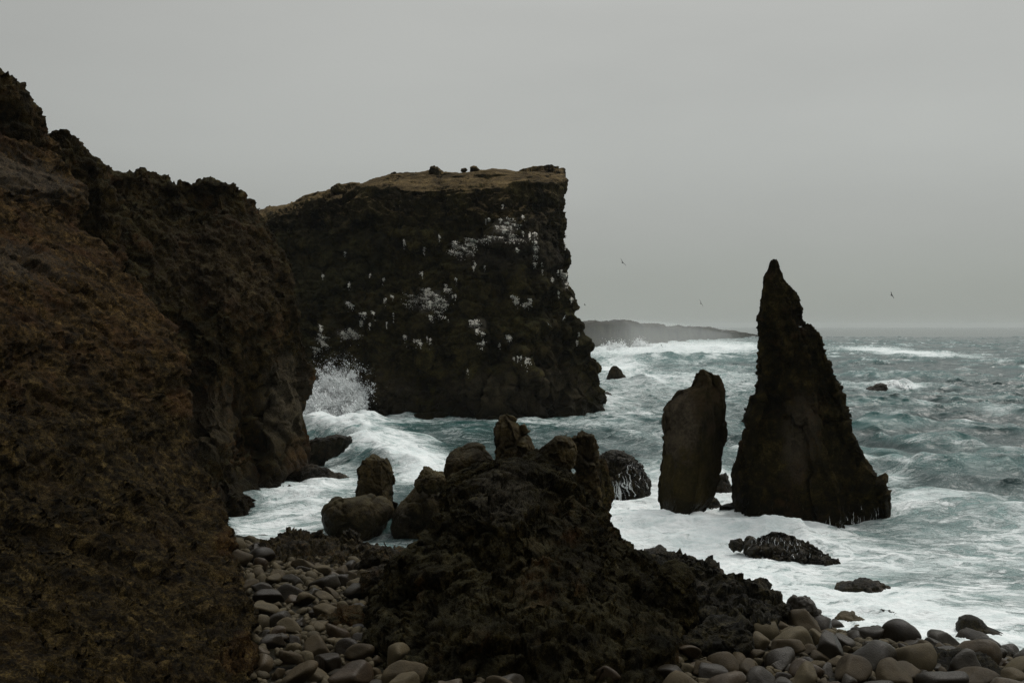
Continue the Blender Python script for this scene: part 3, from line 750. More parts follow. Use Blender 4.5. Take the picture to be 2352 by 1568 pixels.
# ------------------------------------------------------------------ headland
def headland():
    cols = [600, 660, 740, 830, 920, 1010, 1100, 1190, 1260, 1315, 1352]
    base_y = [962, 958, 954, 952, 954, 956, 957, 957, 955, 950, 946]
    Dfoot = [120, 118, 116, 113.5, 112, 111, 110.5, 111, 112, 114, 117]
    def right(py): return np.interp(py, [388, 403, 470, 545, 570, 640, 700, 760, 800, 830, 850, 880, 910, 948, 990], [1285, 1300, 1302, 1305, 1297, 1312, 1322, 1335, 1362, 1380, 1394, 1380, 1384, 1390, 1392])
    def crest(px): return np.interp(px, [500, 600, 615, 700, 755, 800, 900, 1000, 1100, 1200, 1275, 1300], [560, 520, 510, 462, 438, 428, 404, 396, 391, 389, 388, 396])
    def lip(px): return crest(px) + np.interp(px, [600, 700, 800, 900, 1000, 1200, 1300], [6, 10, 18, 26, 34, 36, 22])
    levels = [1.05, 1.0, .93, .86, .78, .68, .58, .48, .38, .28, .18, .09, .03, 0.0]   # 1 at the foot, 0 at the lip
    rows = []
    for L in levels:
        r = []
        for c, by, Df in zip(cols, base_y, Dfoot):
            t = (c - 600) / (1352 - 600)
            ly = lip(min(c, 1290)); py = ly + (by - ly) * L
            px = 600 + (right(py) - 600) * t
            D = Df + (1 - L) * 7.0 - 1.5 * math.sin(math.pi * min(1, max(0, L)))
            D += 2.2 * math.exp(-((px - 915) / 22) ** 2) * smooth(.75, .9, L) + 2.0 * math.exp(-((px - 1045) / 18) ** 2) * smooth(.75, .9, L)
            D += 2.5 * math.exp(-((px - 1322) / 14) ** 2) * smooth(.82, .92, L)
            D += 1.8 * math.exp(-(((px - 960) / 70) ** 2 + ((py - 520) / 130) ** 2))
            r.append(at(px, py, D))
        e = r[-1]
        r += [e + np.array([.1, 2.5, 0]), e + np.array([-1.5, 8, 0]), e + np.array([-5, 18, .4]), e + np.array([-14, 40, .8])]
        rows.append(r)
    lipr = rows[-1]
    for k, (dD, f_) in enumerate(((3.5, .5), (9, .92), (15, 1.0))):
        r = []
        for c, p in zip(cols, lipr):
            px = 600 + (right(395) - 600) * (c - 600) / (1352 - 600)
            py = lip(px) + (crest(px) - lip(px)) * f_
            r.append(at(px, py, p[1] + dD))
        e = r[-1]
        r += [e + np.array([.1, 2.5, -.2]), e + np.array([-1.5, 8, 0]), e + np.array([-5, 18, .4]), e + np.array([-14, 40, .6])]
        rows.append(r)
    rows.append([p + np.array([0, 30, -1.5]) for p in rows[-1]])
    def kn(P): return 0.25 + .75 * smooth(6.0, 11, P[..., 2] + 3 * fbm(P, 8, 2, seed=3)) * smooth(29, 25.5, P[..., 2])
    return sheet('headland_cliff', rows[::-1], M['headland'], 640, 900, 'huge dark headland cliff with a flat tawny grass top and white bird patches', 'cliff', seed=25, flip=-1.0, mix=.5,
                 big=(1.0, 12), mid=(1.0, 3.6), midmask=lambda P: .25 + .75 * smooth(26.5, 24.0, P[..., 2] + .8 * fbm(P, 9, 2, seed=6)), fine=(.10, .6), knob=(.17, .8), knobmask=kn, mid2=(.22, 2.2), blocks=((1.5, 7.5, (1, 1, .38), lambda P: .4 + .6 * smooth(12, 7, P[..., 2])), (.75, 3.2, (.8, .8, 1.1), lambda P: .1 + .9 * smooth(26.5, 24.5, P[..., 2])), (.20, 1.1, (.8, .8, 1.2), lambda P: (.15 + .85 * smooth(26.5, 24.5, P[..., 2])) * smooth(4, 9, P[..., 2]))), strata=(.45, 1.8), crack=(0, 4.5), aniso=(1.0, 1.0, .8), octs=6)
head_o = headland()
# the ridge behind it
rows = []
for k, (dy, dD) in enumerate(((90, -6), (30, -3), (0, 0), (4, 14), (20, 40))):
    rows.append([at(x, y + dy, D + dD) for x, y, D in ((520, 530, 150), (580, 492, 150), (620, 479, 151), (690, 466, 152), (745, 455, 153), (800, 452, 154), (860, 470, 155))])
sheet('ridge_terrain', rows[::-1], M['headland'], 90, 320, kind='structure', seed=33, flip=-1.0, big=(.8, 8), mid=(.7, 3), fine=(.1, .6), knob=(.2, .9))
print('head', time.time() - T0)

# small rocks on the headland's skyline
for (x, y, D, w, h, lab) in ((998, 397, 128, 22, 18, 'largest of the dark rocks on the headland top, standing up like a block'),
                             (1090, 390, 134, 26, 9, 'low dark rock on the headland top right of the block'),
                             (1066, 392, 134, 16, 7, 'small low rock on the headland top between the block and the longer rock'),
                             (903, 403, 130, 16, 9, 'small dark rock on the sloping left part of the headland top'),
                             (778, 436, 126, 34, 16, 'dark rock hump where the headland skyline dips to the left')):
    boulder('rock', x, y, D, w * 1.1, h * 1.7, M['headland'], lab, 'rock', seed=x, sub=4, mid=(.15, .5), fine=(.05, .2), knob=(.2, .5))

# ------------------------------------------------------------------ distant coast
def coast(name, pts, dback, seed, label, lowD):
    rows = []
    for f_ in (1.25, 1.0, .55, .15, 0.0):
        rows.append([at(x, yt + (yb - yt) * f_, D + (1 - f_) * 6) for x, yt, yb, D in pts])
    rows.append([p + np.array([0, dback, .5]) for p in rows[-1]]); rows.append([p + np.array([0, dback * 3, -3]) for p in rows[-2]])
    return sheet(name, rows[::-1], M['far'], 90, 420, label, 'coastline', seed=seed, flip=-1.0, big=(1.5, 25), mid=(2.0, 9), fine=(.3, 2), octs=5)
coast('coastal_cliff', [(1200, 752, 812, 400), (1300, 744, 812, 400), (1345, 745, 808, 420), (1400, 742, 806, 430), (1440, 741, 797, 470), (1453, 740, 790, 500), (1470, 746, 788, 520), (1524, 749, 786, 560), (1530, 757, 784, 580), (1535, 775, 782, 620)], 60, 41,
      'hazy dark lava cliff on the far shore, nearer and taller of two', 480)
coast('coastal_cliff', [(1480, 755, 786, 640), (1530, 754, 784, 650), (1570, 753, 781, 680), (1620, 754, 779, 720), (1650, 758, 777, 760), (1690, 763, 774, 820), (1720, 767, 771, 880), (1745, 771, 770, 950)], 60, 43,
      'long low lava point tapering into the sea on the horizon', 700)

# ------------------------------------------------------------------ sea stacks
def kspire(P):
    z = P[..., 2] + 1.2 * fbm(P, 3, 2, seed=2); x = P[..., 0]
    return 0.10 + 0.90 * smooth(5.2, 7.5, z + .9 * smooth(11.8, 14.5, x))
def kstack(P): return .15 + .85 * smooth(7.0, 7.8, P[..., 2])
SPN = dict(inset=.30, big=(.2, 3), mid=(.18, 1.8), mid2=(.05, .8), blocks=((.45, 3.2, (1, 1, .45)), (.14, .8, (1, 1, 1), lambda P: .25 + .75 * kspire(P)), (.08, .3, (1, 1, 1), kspire)), fine=(.04, .2), lin=.85)
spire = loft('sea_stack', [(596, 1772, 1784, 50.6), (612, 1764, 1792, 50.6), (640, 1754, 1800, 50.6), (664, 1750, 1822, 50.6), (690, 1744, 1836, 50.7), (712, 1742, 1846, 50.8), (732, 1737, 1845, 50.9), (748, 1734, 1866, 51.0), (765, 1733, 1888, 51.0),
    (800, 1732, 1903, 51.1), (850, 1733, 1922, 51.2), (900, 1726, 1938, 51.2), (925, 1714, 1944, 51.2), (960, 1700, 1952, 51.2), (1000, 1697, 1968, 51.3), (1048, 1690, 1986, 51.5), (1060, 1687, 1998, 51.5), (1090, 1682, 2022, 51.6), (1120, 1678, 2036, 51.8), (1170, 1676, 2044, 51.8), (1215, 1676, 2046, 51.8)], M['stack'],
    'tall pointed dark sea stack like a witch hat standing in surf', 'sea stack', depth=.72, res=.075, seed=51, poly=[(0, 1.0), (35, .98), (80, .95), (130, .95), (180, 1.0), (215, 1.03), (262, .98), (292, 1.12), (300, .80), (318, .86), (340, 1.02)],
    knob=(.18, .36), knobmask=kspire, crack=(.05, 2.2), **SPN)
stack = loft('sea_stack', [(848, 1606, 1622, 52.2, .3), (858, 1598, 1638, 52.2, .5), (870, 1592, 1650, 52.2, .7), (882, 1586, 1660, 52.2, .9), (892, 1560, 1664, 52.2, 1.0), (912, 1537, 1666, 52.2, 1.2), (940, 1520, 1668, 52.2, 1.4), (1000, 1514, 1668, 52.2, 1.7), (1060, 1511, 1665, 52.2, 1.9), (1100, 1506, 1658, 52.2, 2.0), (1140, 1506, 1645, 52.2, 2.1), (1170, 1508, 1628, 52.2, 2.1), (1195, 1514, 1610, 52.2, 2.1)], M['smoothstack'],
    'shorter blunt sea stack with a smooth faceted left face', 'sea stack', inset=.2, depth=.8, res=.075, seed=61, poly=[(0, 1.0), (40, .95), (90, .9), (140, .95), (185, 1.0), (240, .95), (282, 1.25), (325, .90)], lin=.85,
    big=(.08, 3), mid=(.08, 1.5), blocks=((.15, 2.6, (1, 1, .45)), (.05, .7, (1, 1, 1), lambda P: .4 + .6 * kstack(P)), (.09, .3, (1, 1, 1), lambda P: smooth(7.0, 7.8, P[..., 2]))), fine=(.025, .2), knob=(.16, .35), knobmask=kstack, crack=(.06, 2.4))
print('stacks', time.time() - T0)

# ------------------------------------------------------------------ central foreground rock
central = loft('rock_mound', [(1058, 1152, 1212, 30.5, .9), (1068, 1112, 1258, 30.3, 1.5), (1088, 1055, 1296, 30, 2.2), (1105, 1020, 1318, 29.8, 2.8), (1140, 1018, 1350, 29.5, 3.4), (1185, 1020, 1398, 29.2, 4.2), (1225, 985, 1425, 29, 4.8), (1245, 945, 1435, 28.8, 5.2), (1275, 920, 1470, 28.6, 5.6),
(1320, 900, 1505, 28.0, 6.4), (1380, 872, 1540, 27.4, 7.0), (1450, 850, 1562, 26.6, 7.6), (1520, 845, 1575, 25.8, 8.0), (1600, 838, 1600, 25, 8.4), (1700, 820, 1640, 24.5, 9)], M['lava'],
    'large rugged dark lava mound filling the foreground centre', 'rock', inset=0, res=.04, foot=-.8, seed=71, round_=.1,
    big=(.5, 3.2), mid=(.42, 2.6), mid2=(.10, .8), blocks=((.40, 1.7, (.9, .9, 1.2)), (.13, .6, (.9, .9, 1.2)), (.04, .2)), fine=(.035, .10), knob=(.04, .2), octs=5, aniso=(.8, .8, 1.25))
print('central', time.time() - T0)
B = M['boulder']; LV = M['lava']; WT = M['wet']; BK = M['black']; SW = M['seaweed']
# rocks behind the mound
loft('rock', [(952, 1152, 1166, 36), (965, 1132, 1188, 36), (982, 1124, 1206, 36), (1010, 1123, 1222, 36), (1050, 1122, 1240, 36), (1120, 1120, 1260, 36)], B, 'upright pointed brown rock standing highest behind the lava mound', 'rock', depth=.9, res=.04, seed=81, poly=[(0, 1), (60, .9), (120, .9), (180, 1), (235, 1.0), (262, .82), (300, 1.0)], mid=(.06, .9), fine=(.015, .12), blocks=((.20, .9), (.06, .35)))
boulder('boulder', 1076, 1078, 33, 118, 122, B, 'tan fractured boulder left of the upright pointed rock', seed=7, facets=8, mid=(.06, .7), tilt=(10, 10, 0), blk=(.10, .9))
loft('rock', [(988, 1322, 1352, 37), (996, 1310, 1368, 37), (1020, 1304, 1374, 37), (1050, 1306, 1376, 37), (1090, 1312, 1382, 37), (1160, 1318, 1390, 37)], B, 'twin-knobbed brown rock right of the pointed rock', 'rock', depth=1, res=.04, seed=83, mid=(.14, .7), fine=(.03, .15), blocks=((.22, .7), (.08, .3)), big=(.1, 1.5))
boulder('boulder', 1282, 1046, 33.5, 92, 92, B, 'rounded tan boulder between the pointed rock and the twin-knobbed rock', seed=11, mid=(.08, .6), knob=(.03, .2))
boulder('boulder', 1268, 1092, 33.5, 150, 116, LV, 'rough dark rock filling the gap below the pointed rock', seed=12, mid=(.1, .6), knob=(.05, .2))
boulder('boulder', 1350, 1150, 40, 90, 180, LV, 'dark rock dropping to the water right of the lava mound', seed=14, mid=(.1, .6), knob=(.05, .2))
casc = loft('rock', [(1036, 1395, 1430, 57.5), (1042, 1382, 1448, 57.5), (1060, 1352, 1466, 57.5), (1080, 1345, 1485, 57.5), (1105, 1345, 1496, 57.5), (1135, 1350, 1494, 57.5), (1150, 1352, 1480, 57.5)], WT, 'wet humped rock streaming with white water beside the lava mound', 'rock', depth=.9, res=.045, seed=87, mid=(.12, .9), blocks=((.26, .8), (.10, .3)), knob=(.08, .22), fine=(.03, .12), big=(.1, 2))
boulder('boulder', 1372, 1128, 46, 70, 150, LV, 'dark wet rock joining the lava mound to the streaming humped rock', seed=17, mid=(.1, .6), knob=(.05, .2))
# boulders in the cove
loft('boulder', [(1043, 848, 868, 52), (1052, 830, 893, 52), (1075, 814, 902, 52), (1100, 810, 906, 52), (1140, 808, 910, 52), (1180, 808, 912, 52)], B, 'pointed brown boulder standing on top of the wide rounded boulder in the cove', 'boulder', depth=.85, res=.04, seed=91, poly=[(0, 1), (60, .9), (120, .9), (180, 1), (235, .92), (290, 1.15), (330, .95)], mid=(.07, .9), fine=(.02, .12), lin=.9, blocks=((.20, 1.4), (.05, .45)))
boulder('boulder', 826, 1190, 49, 168, 130, B, 'wide rounded boulder with a tan top standing in the cove water', seed=93, facets=7, soft=.10, cut=(.72, 1), mid=(.14, 1.1), fine=(.02, .1), blk=(.16, 1.5))
boulder('boulder', 968, 1186, 48.5, 140, 150, B, 'greenish boulder between the wide rounded boulder and the lava mound', seed=98, facets=7, soft=.09, cut=(.68, 1), mid=(.15, 1.0), fine=(.02, .1), blk=(.18, 1.4), tilt=(0, 15, 0))
boulder('boulder', 995, 1104, 47.5, 86, 60, B, 'small blocky rock resting on the greenish boulder', seed=99, facets=8, mid=(.06, .6), crack=(.04, .6))
boulder('boulder', 1050, 1160, 42, 120, 150, LV, 'rough rock joining the greenish boulder to the lava mound', seed=96, mid=(.12, .6), knob=(.05, .2))
boulder('rock', 803, 1252, 45.3, 66, 56, SW, 'small seaweed covered rock in the shallow water below the wide boulder', 'rock', seed=97, mid=(.1, .4), knob=(.08, .2), sub=5)
# rocks awash at the foot of the middle cliff
loft('rock', [(1000, 755, 792, 73), (1004, 725, 806, 73), (1015, 700, 808, 73), (1035, 690, 796, 73), (1052, 690, 775, 73), (1062, 690, 750, 73)], WT, 'dark wedge of rock awash right of the middle cliff', 'rock', res=.08, seed=101, depth=.35, mid=(.35, 1.3), knob=(.12, .35), fine=(.04, .2), foot=-1)
loft('rock', [(1068, 700, 728, 64), (1074, 690, 742, 64), (1086, 690, 772, 64), (1096, 690, 800, 64), (1100, 690, 802, 64)], WT, 'low dark reef awash below the wedge of rock', 'rock', res=.07, seed=103, depth=.3, mid=(.3, 1.2), knob=(.1, .3), fine=(.04, .2), foot=-1)
# beyond the headland
loft('sea_rock', [(841, 1408, 1418, 182), (848, 1402, 1425, 182), (862, 1396, 1434, 182), (874, 1392, 1441, 182)], M['smoothstack'], 'cone shaped rock in foam just right of the headland', 'rock', res=.2, seed=105, mid=(.35, 2), fine=(.1, .5), depth=1)
loft('sea_rock', [(864, 1460, 1468, 184), (868, 1456, 1476, 184), (874, 1456, 1486, 184)], M['smoothstack'], 'small low rock in foam right of the cone shaped rock', 'rock', res=.2, seed=106, mid=(.25, 1.5), fine=(.1, .5), depth=1)
loft('sea_rock', [(775, 1532, 1545, 625), (779, 1520, 1552, 625), (786, 1514, 1556, 625)], M['far'], 'larger left one of two dark rocks off the far shore', 'rock', res=.5, seed=107, mid=(.8, 4), depth=.8)
loft('sea_rock', [(777, 1560, 1566, 618), (781, 1553, 1574, 618), (786, 1550, 1584, 618)], M['far'], 'smaller right one of two dark rocks off the far shore', 'rock', res=.5, seed=108, mid=(.8, 4), depth=.8)
loft('sea_rock', [(899, 1390, 1398, 134), (908, 1384, 1406, 134), (920, 1380, 1402, 134)], WT, 'small dark ledge at the right foot of the headland', 'rock', res=.15, seed=109, mid=(.4, 2), depth=1)
loft('sea_rock', [(881, 2012, 2034, 158), (886, 2000, 2038, 158), (892, 1990, 2038, 158), (896, 1986, 2036, 158)], WT, 'lone dark rock breaking white water far right of the pointed stack', 'rock', res=.12, seed=110, mid=(.5, 2), knob=(.2, .6), depth=.5)
# around the stacks
boulder('rock', 1660, 1134, 57, 56, 100, WT, 'dark boulder wedged between the two sea stacks', 'rock', seed=111, sub=5, mid=(.15, .7), knob=(.08, .3))
boulder('rock', 1634, 1166, 54.5, 44, 56, WT, 'smaller dark rock at the right foot of the blunt stack', 'rock', seed=112, sub=5, mid=(.12, .6), knob=(.08, .3))
low = loft('rock', [(1221, 1768, 1800, 44.4), (1230, 1740, 1826, 44.4), (1246, 1722, 1862, 44.2), (1262, 1720, 1894, 43.8), (1276, 1730, 1922, 43.5)], WT, 'long wet rock with water pouring off it in front of the pointed stack', 'rock', res=.045, seed=113, depth=.32, cap=.03, mid=(.12, 1.0), blocks=((.22, .8), (.10, .3)), knob=(.08, .22), fine=(.03, .12), foot=-.8)
boulder('rock', 1694, 1252, 44.5, 38, 28, WT, 'small round wet rock left of the long wet rock', 'rock', seed=114, sub=5, mid=(.06, .4), knob=(.05, .2))
# right foreground
boulder('rock', 1490, 1312, 35, 96, 118, WT, 'rounded speckled rock at the surf edge behind the lava mound', 'rock', seed=121, mid=(.06, .5), knob=(.06, .14), soft=.2)
blk = loft('lava_rock', [(1310, 1500, 1560, 31.5, 1.6), (1318, 1482, 1620, 31.3, 2.0), (1334, 1490, 1700, 31, 2.4), (1350, 1500, 1738, 30.6, 2.6), (1373, 1510, 1768, 30.4, 2.8), (1385, 1520, 1790, 30.2, 2.8), (1402, 1526, 1800, 31.2, 1.7), (1440, 1535, 1806, 31.8, 1.0), (1490, 1545, 1806, 31.8, 1.2), (1530, 1560, 1800, 31, 2.0)], BK,
    'black jagged lava ledge right of the lava mound with a shadowed hollow', 'rock', res=.04, seed=123, inset=.02, foot=-.3, round_=.2, big=(.35, 2.0), mid=(.25, 1.2), mid2=(.08, .6), blocks=((.36, .95), (.13, .36), (.045, .15)), knob=(.05, .2), fine=(.035, .10), octs=6)
boulder('lava_rock', 1650, 1478, 25.5, 160, 130, BK, 'dark rough boulder lying under the black lava ledge', 'rock', seed=125, mid=(.16, .7), knob=(.04, .15), tilt=(0, 20, 0))
boulder('lava_rock', 1805, 1492, 28.0, 120, 100, BK, 'dark rock sloping from the lava ledge down to the stones', 'rock', seed=126, mid=(.14, .7), knob=(.04, .15), tilt=(0, 25, 0))
boulder('lava_rock', 1545, 1400, 26.5, 110, 220, LV, 'grey brown lava buttress between the mound and the black ledge', 'rock', seed=127, mid=(.2, .8), knob=(.05, .2))
boulder('boulder', 1843, 1414, 31.2, 84, 88, M['stone_dark'], 'squarish dark wet boulder just right of the black lava ledge', seed=128, facets=8, mid=(.05, .5), sub=5)
boulder('boulder', 1830, 1470, 29.5, 90, 70, WT, 'dark wet boulder leaning in front of the squarish boulder', seed=129, mid=(.06, .5), sub=5)
# beach edge ridge on the left
loft('reef', [(1244, 640, 700, 41.5, .9), (1252, 610, 790, 41, 1.2), (1275, 590, 900, 40, 1.5), (1300, 590, 950, 39, 1.8), (1340, 600, 960, 38, 2)], SW, 'low dark seaweed covered reef along the edge of the left cove', 'reef', res=.05, seed=131, foot=-.4, mid=(.2, .9), blocks=((.3, .9), (.14, .35)), knob=(.08, .2), fine=(.03, .12), big=(.2, 2))
boulder('rock', 868, 1290, 36.5, 100, 75, SW, 'dark seaweed covered rock between the reef and the lava mound', 'rock', seed=132, mid=(.12, .5), knob=(.08, .2))
boulder('rock', 800, 1440, 27.5, 170, 90, LV, 'flat dark lava slab lying among stones left of the mound', 'rock', seed=133, mid=(.12, .6), knob=(.05, .2), dr=.7)
boulder('rock', 880, 1340, 31, 110, 80, SW, 'dark brown rock on the upper left flank of the mound', 'rock', seed=134, mid=(.12, .6), knob=(.06, .2), dr=.7)
# awash at lower right
awash = [(1990, 1326, 1360, 130, 'wide rock just breaking the foam below the long wet rock', WT), (2055, 1374, 1390, 34, 'tiny dark rock tip in the foam above the beach', WT),
         (2030, 1398, 1436, 78, 'rock streaked with backwash near the right beach', WT), (1953, 1402, 1446, 84, 'smooth grey slab like boulder at the right surf edge', M['stone_grey']),
         (2160, 1446, 1480, 56, 'small dark rock in the foam left of the humped rock', WT), (2282, 1474, 1560, 130, 'brown rock in the lower right corner at the water edge', WT)]
awash.append((2235, 1168, 1192, 150, 'dark reef barely breaking the choppy water at the far right', WT)); awash.append((2330, 1172, 1198, 70, 'dark reef tip at the right edge of the choppy water', WT))
for i, (x, y0, y1, w, lab, mt) in enumerate(awash):
    h = 1.9 * (y1 - y0)
    boulder('rock', x, y0 + h / 2, 22860 / (y1 - 750) + .5, w, h, mt, lab, 'rock', seed=140 + i, sub=5, mid=(.06, .5), knob=(.05, .16) if i != 3 else (0, 1), dr=.7)
loft('rock', [(1413, 2215, 2240, 32), (1420, 2204, 2252, 32), (1436, 2200, 2270, 32), (1450, 2198, 2302, 32), (1468, 2200, 2318, 32)], WT, 'dark humped rock with a trailing tail in the foam at right', 'rock', res=.04, seed=151, depth=.6, mid=(.08, .6), knob=(.03, .15), foot=-.5)
boulder('lava_rock', 2210, 1560, 25.5, 200, 130, BK, 'black rough lava rock at the bottom right corner', 'rock', seed=153, mid=(.16, .7), knob=(.04, .15), tilt=(0, 18, 0))
boulder('rock', 2050, 1466, 30.5, 120, 54, SW, 'elongated dark seaweed rock behind the right hand stones', 'rock', seed=154, mid=(.08, .5), knob=(.05, .15), dr=.6)
boulder('boulder', 1975, 1480, 29.5, 110, 70, M['stone_dark'], 'dark rounded boulder in the second row from the surf', seed=155, sub=5, mid=(.05, .5))
print('rocks', time.time() - T0)

# ------------------------------------------------------------------ beach stones
dg = bpy.context.evaluated_depsgraph_get()
def bvh_of(obs):
    V = []; Fs = []; n = 0
    for o in obs:
        me = o.data; v = np.empty(len(me.vertices) * 3, f32); me.vertices.foreach_get('co', v)
        v = v.reshape(-1, 3) + np.array(o.location, f32)
        k = len(me.polygons[0].vertices)
        fl = np.empty(len(me.loops), np.int32); me.loops.foreach_get('vertex_index', fl)
        V.append(v); Fs.append((fl.reshape(-1, k) + n).tolist()); n += len(v)
    return BVHTree.FromPolygons([tuple(x) for x in np.concatenate(V).tolist()], sum(Fs, []))
rng = np.random.RandomState(11)
protos = {}
def proto(kind, i):
    if (kind, i) not in protos:
        r = np.random.RandomState(900 + i * 7)
        ang = 1.0 if kind == 'round' else 0
        P, Fc = stone_verts(r, 4, (1, r.uniform(.62, .9), r.uniform(.45, .75)), facets=r.randint(6, 13), soft=r.uniform(.02, .10), cut=(.42, 1.0))
        N = P / np.linalg.norm(P, axis=1)[:, None]
        P = P + N * (0.10 * fbm(P + i * 9.1, 1.0, 5, seed=i))[:, None]
        protos[(kind, i)] = raw_mesh('beach_stone', P, Fc)
        protos[(kind, i)].materials.append(M['stone_grey'])
    return protos[(kind, i)]
from mathutils import Euler
stones = []
def stone(x, y, z, s, mat, label, group, rot=None, name='beach_stone', cat='stone', i=None):
    me = proto('round', rng.randint(0, 26) if i is None else i)
    o = bpy.data.objects.new(name, me); COL.objects.link(o)
    o.location = (x, y, z); o.scale = (s, s, s)
    o.rotation_euler = rot if rot else (rng.normal() * .35, rng.normal() * .35, rng.uniform(0, 6.28))
    o.material_slots[0].link = 'OBJECT'; o.material_slots[0].material = mat
    tag(o, label, cat, group)
    stones.append((x, y, z, s)); return o
def gz(x, y): return float(ground_z(np.array([x]), np.array([y]))[0])
# stones one can single out: px, py, width px, colour, label
hero = [(740, 1310, 48, 'g', 'pale egg shaped stone standing upright on the dark rocks of the left cove'),
        (818, 1362, 66, 'd', 'dark domed boulder with a lit right shoulder left of the mound'),
        (668, 1410, 0, '', ''), (753, 1410, 74, 'g', 'broad angular tan stone in the middle of the left cove'),
        (545, 1285, 74, 'g', 'long flat grey slab at the top left of the cove beach'),
        (628, 1330, 38, 'g', 'small pale round stone near the top of the left beach'),
        (705, 1375, 46, 'g', 'leaning oval grey stone above the broad angular stone'),
        (672, 1510, 62, 'g', 'pitted round grey stone near the bottom of the left beach'),
        (752, 1522, 76, 'd', 'large rounded dark boulder at the bottom of the left beach'),
        (690, 1548, 80, 'g', 'long pale stone lying at the bottom edge left of the mound'),
        (607, 1500, 44, 'b', 'brownish oval stone against the foot of the hill'),
        (640, 1425, 56, 'd', 'dark angular stone beside the foot of the hill'),
        (590, 1268, 52, 'd', 'dark upright boulder beside the flat grey slab'),
        (1258, 1548, 84, 'b', 'rounded tan stone at the bottom edge in front of the mound'),
        (1385, 1562, 76, 'b', 'orange brown stone at the bottom edge right of the tan one'),
        (1585, 1500, 50, 'b', 'reddish oval stone under the dark rough boulder'),
        (1745, 1475, 62, 'g', 'grey oval stone lying highest below the lava ledge'),
        (1810, 1490, 66, 'g', 'smooth grey brown stone with a lit edge below the lava ledge'),
        (1900, 1490, 84, 'd', 'long dark brown stone slanting down to the right'),
        (1962, 1440, 0, '', ''), (2090, 1520, 104, 'g', 'large smooth grey boulder right of the middle of the right beach'),
        (2060, 1560, 90, 'g', 'long pale stone at the bottom edge of the right beach'),
        (1955, 1540, 80, 'g', 'flat topped tan stone in the middle of the right beach'),
        (1845, 1560, 76, 'g', 'angular grey stone at the bottom edge of the right beach'),
        (2000, 1500, 76, 'd', 'brown boulder beside the large smooth grey boulder'),
        (2165, 1505, 60, 'd', 'dark stone nearest the foam on the right beach'),
        (1720, 1540, 60, 'g', 'upright grey stone at the bottom of the right beach')]
mats = {'g': M['stone_grey'], 'd': M['stone_dark'], 'b': M['stone_brown']}
hp = []
def ground_hit(px, py):
    D = np.linspace(14, 60, 500); P = at(px, py, D)
    g = ground_z(P[:, 0], P[:, 1]); i = int(np.argmax(P[:, 2] < g + .12))
    return P[i]
for k, (px_, py_, w, c, lab) in enumerate(hero):
    if not w: continue
    p = ground_hit(px_, py_ + w * .15)
    s = w / 2 * p[1] / F * (1.22 if px_ > 1500 else 1.08)
    stone(p[0], p[1], p[2] + s * .35, s * 1.05, mats[c], lab, None, cat='stone', i=k % 26); hp.append((p[0], p[1], s))
# the many, in layers: big first, then smaller in the gaps
cells = {}
def free(x, y, r):
    gx_, gy_ = int(x // 1), int(y // 1)
    for a in range(gx_ - 1, gx_ + 2):
        for b in range(gy_ - 1, gy_ + 2):
            for (qx, qy, qr) in cells.get((a, b), ()):
                if (qx - x) ** 2 + (qy - y) ** 2 < (0.73 * (qr + r)) ** 2: return False
    return True
def put(x, y, r): cells.setdefault((int(x // 1), int(y // 1)), []).append((x, y, r))
for h in hp: put(*h)
cand = []
obst = bvh_of([hill_o, central, blk])
def visible(x, y, z):
    px_, py_ = project(np.array([x, y, z]))
    if not (480 < px_ < 2400 and 1180 < py_ < 1610): return False
    d = Vector((x, y, z)) - Vector((0, 0, H)); L = d.length
    h = obst.ray_cast(Vector((0, 0, H)), d.normalized(), L - .05)
    return h[0] is None
for (n, r0, r1) in ((220, .40, .58), (700, .26, .40), (5000, .14, .26), (9000, .09, .15), (9000, .05, .09)):
    for _ in range(n):
        y = rng.uniform(17, 48); x = rng.uniform(-.30, .56) * y
        if y > water_edge(x) * .985: continue
        px_, _q = project(np.array([x, y, 1.0]))
        if px_ < 480 or (px_ < 570 and _q > 1330): continue
        r = rng.uniform(r0, r1) * (1.15 if x > 0 else 1.0)
        if not free(x, y, r): continue
        put(x, y, r); z = gz(x, y)
        cand.append((x, y, z + r * .30, r, visible(x, y, z + r * .6)))
vis = sorted([c for c in cand if c[4]], key=lambda c: -c[3] / c[1])
NI = 270
for c in vis[:NI]:
    x, y, z, r, _ = c; left = x < 0
    q = rng.rand(); dry = y < water_edge(x) * .86
    if not dry or rng.rand() < .18: m, tone = ('stone_dark', 'dark wet')
    else: m, tone = (('stone_grey', 'grey') if q < .62 else ('stone_brown', 'brown') if q < .84 else ('stone_dark', 'dark'))
    where = 'in the left cove below the hill' if left else 'on the right beach below the surf'
    stone(x, y, z, r * 1.08, M[m], 'unremarkable rounded %s stone, one of the many %s' % (tone, where), 'rounded %s stones %s' % (tone, where))
rest = vis[NI:] + [c for c in cand if not c[4] and c[3] > .12]
Vs, Fs_ = [], []; n = 0
lowp = []
for i in range(12):
    r = np.random.RandomState(300 + i); lowp.append(stone_verts(r, 2, (1, r.uniform(.6, .9), r.uniform(.45, .75)), 8, .14, (.55, 1)))
for c in rest:
    P, Fc = lowp[rng.randint(12)]
    Mx = np.array(Euler((rng.normal() * .4, rng.normal() * .4, rng.uniform(0, 6.28))).to_matrix())
    Vs.append(P @ Mx.T * c[3] * 1.1 + np.array([c[0], c[1], c[2]])[None]); Fs_.append(Fc + n); n += len(P)
if Vs:
    link('beach_gravel', raw_mesh('beach_gravel', np.concatenate(Vs), np.concatenate(Fs_)), M['stone_grey'], None, 'small grey and brown stones filling gaps between the larger beach stones', 'gravel', None, 'stuff')
print('stones', len(vis), len(rest), time.time() - T0)

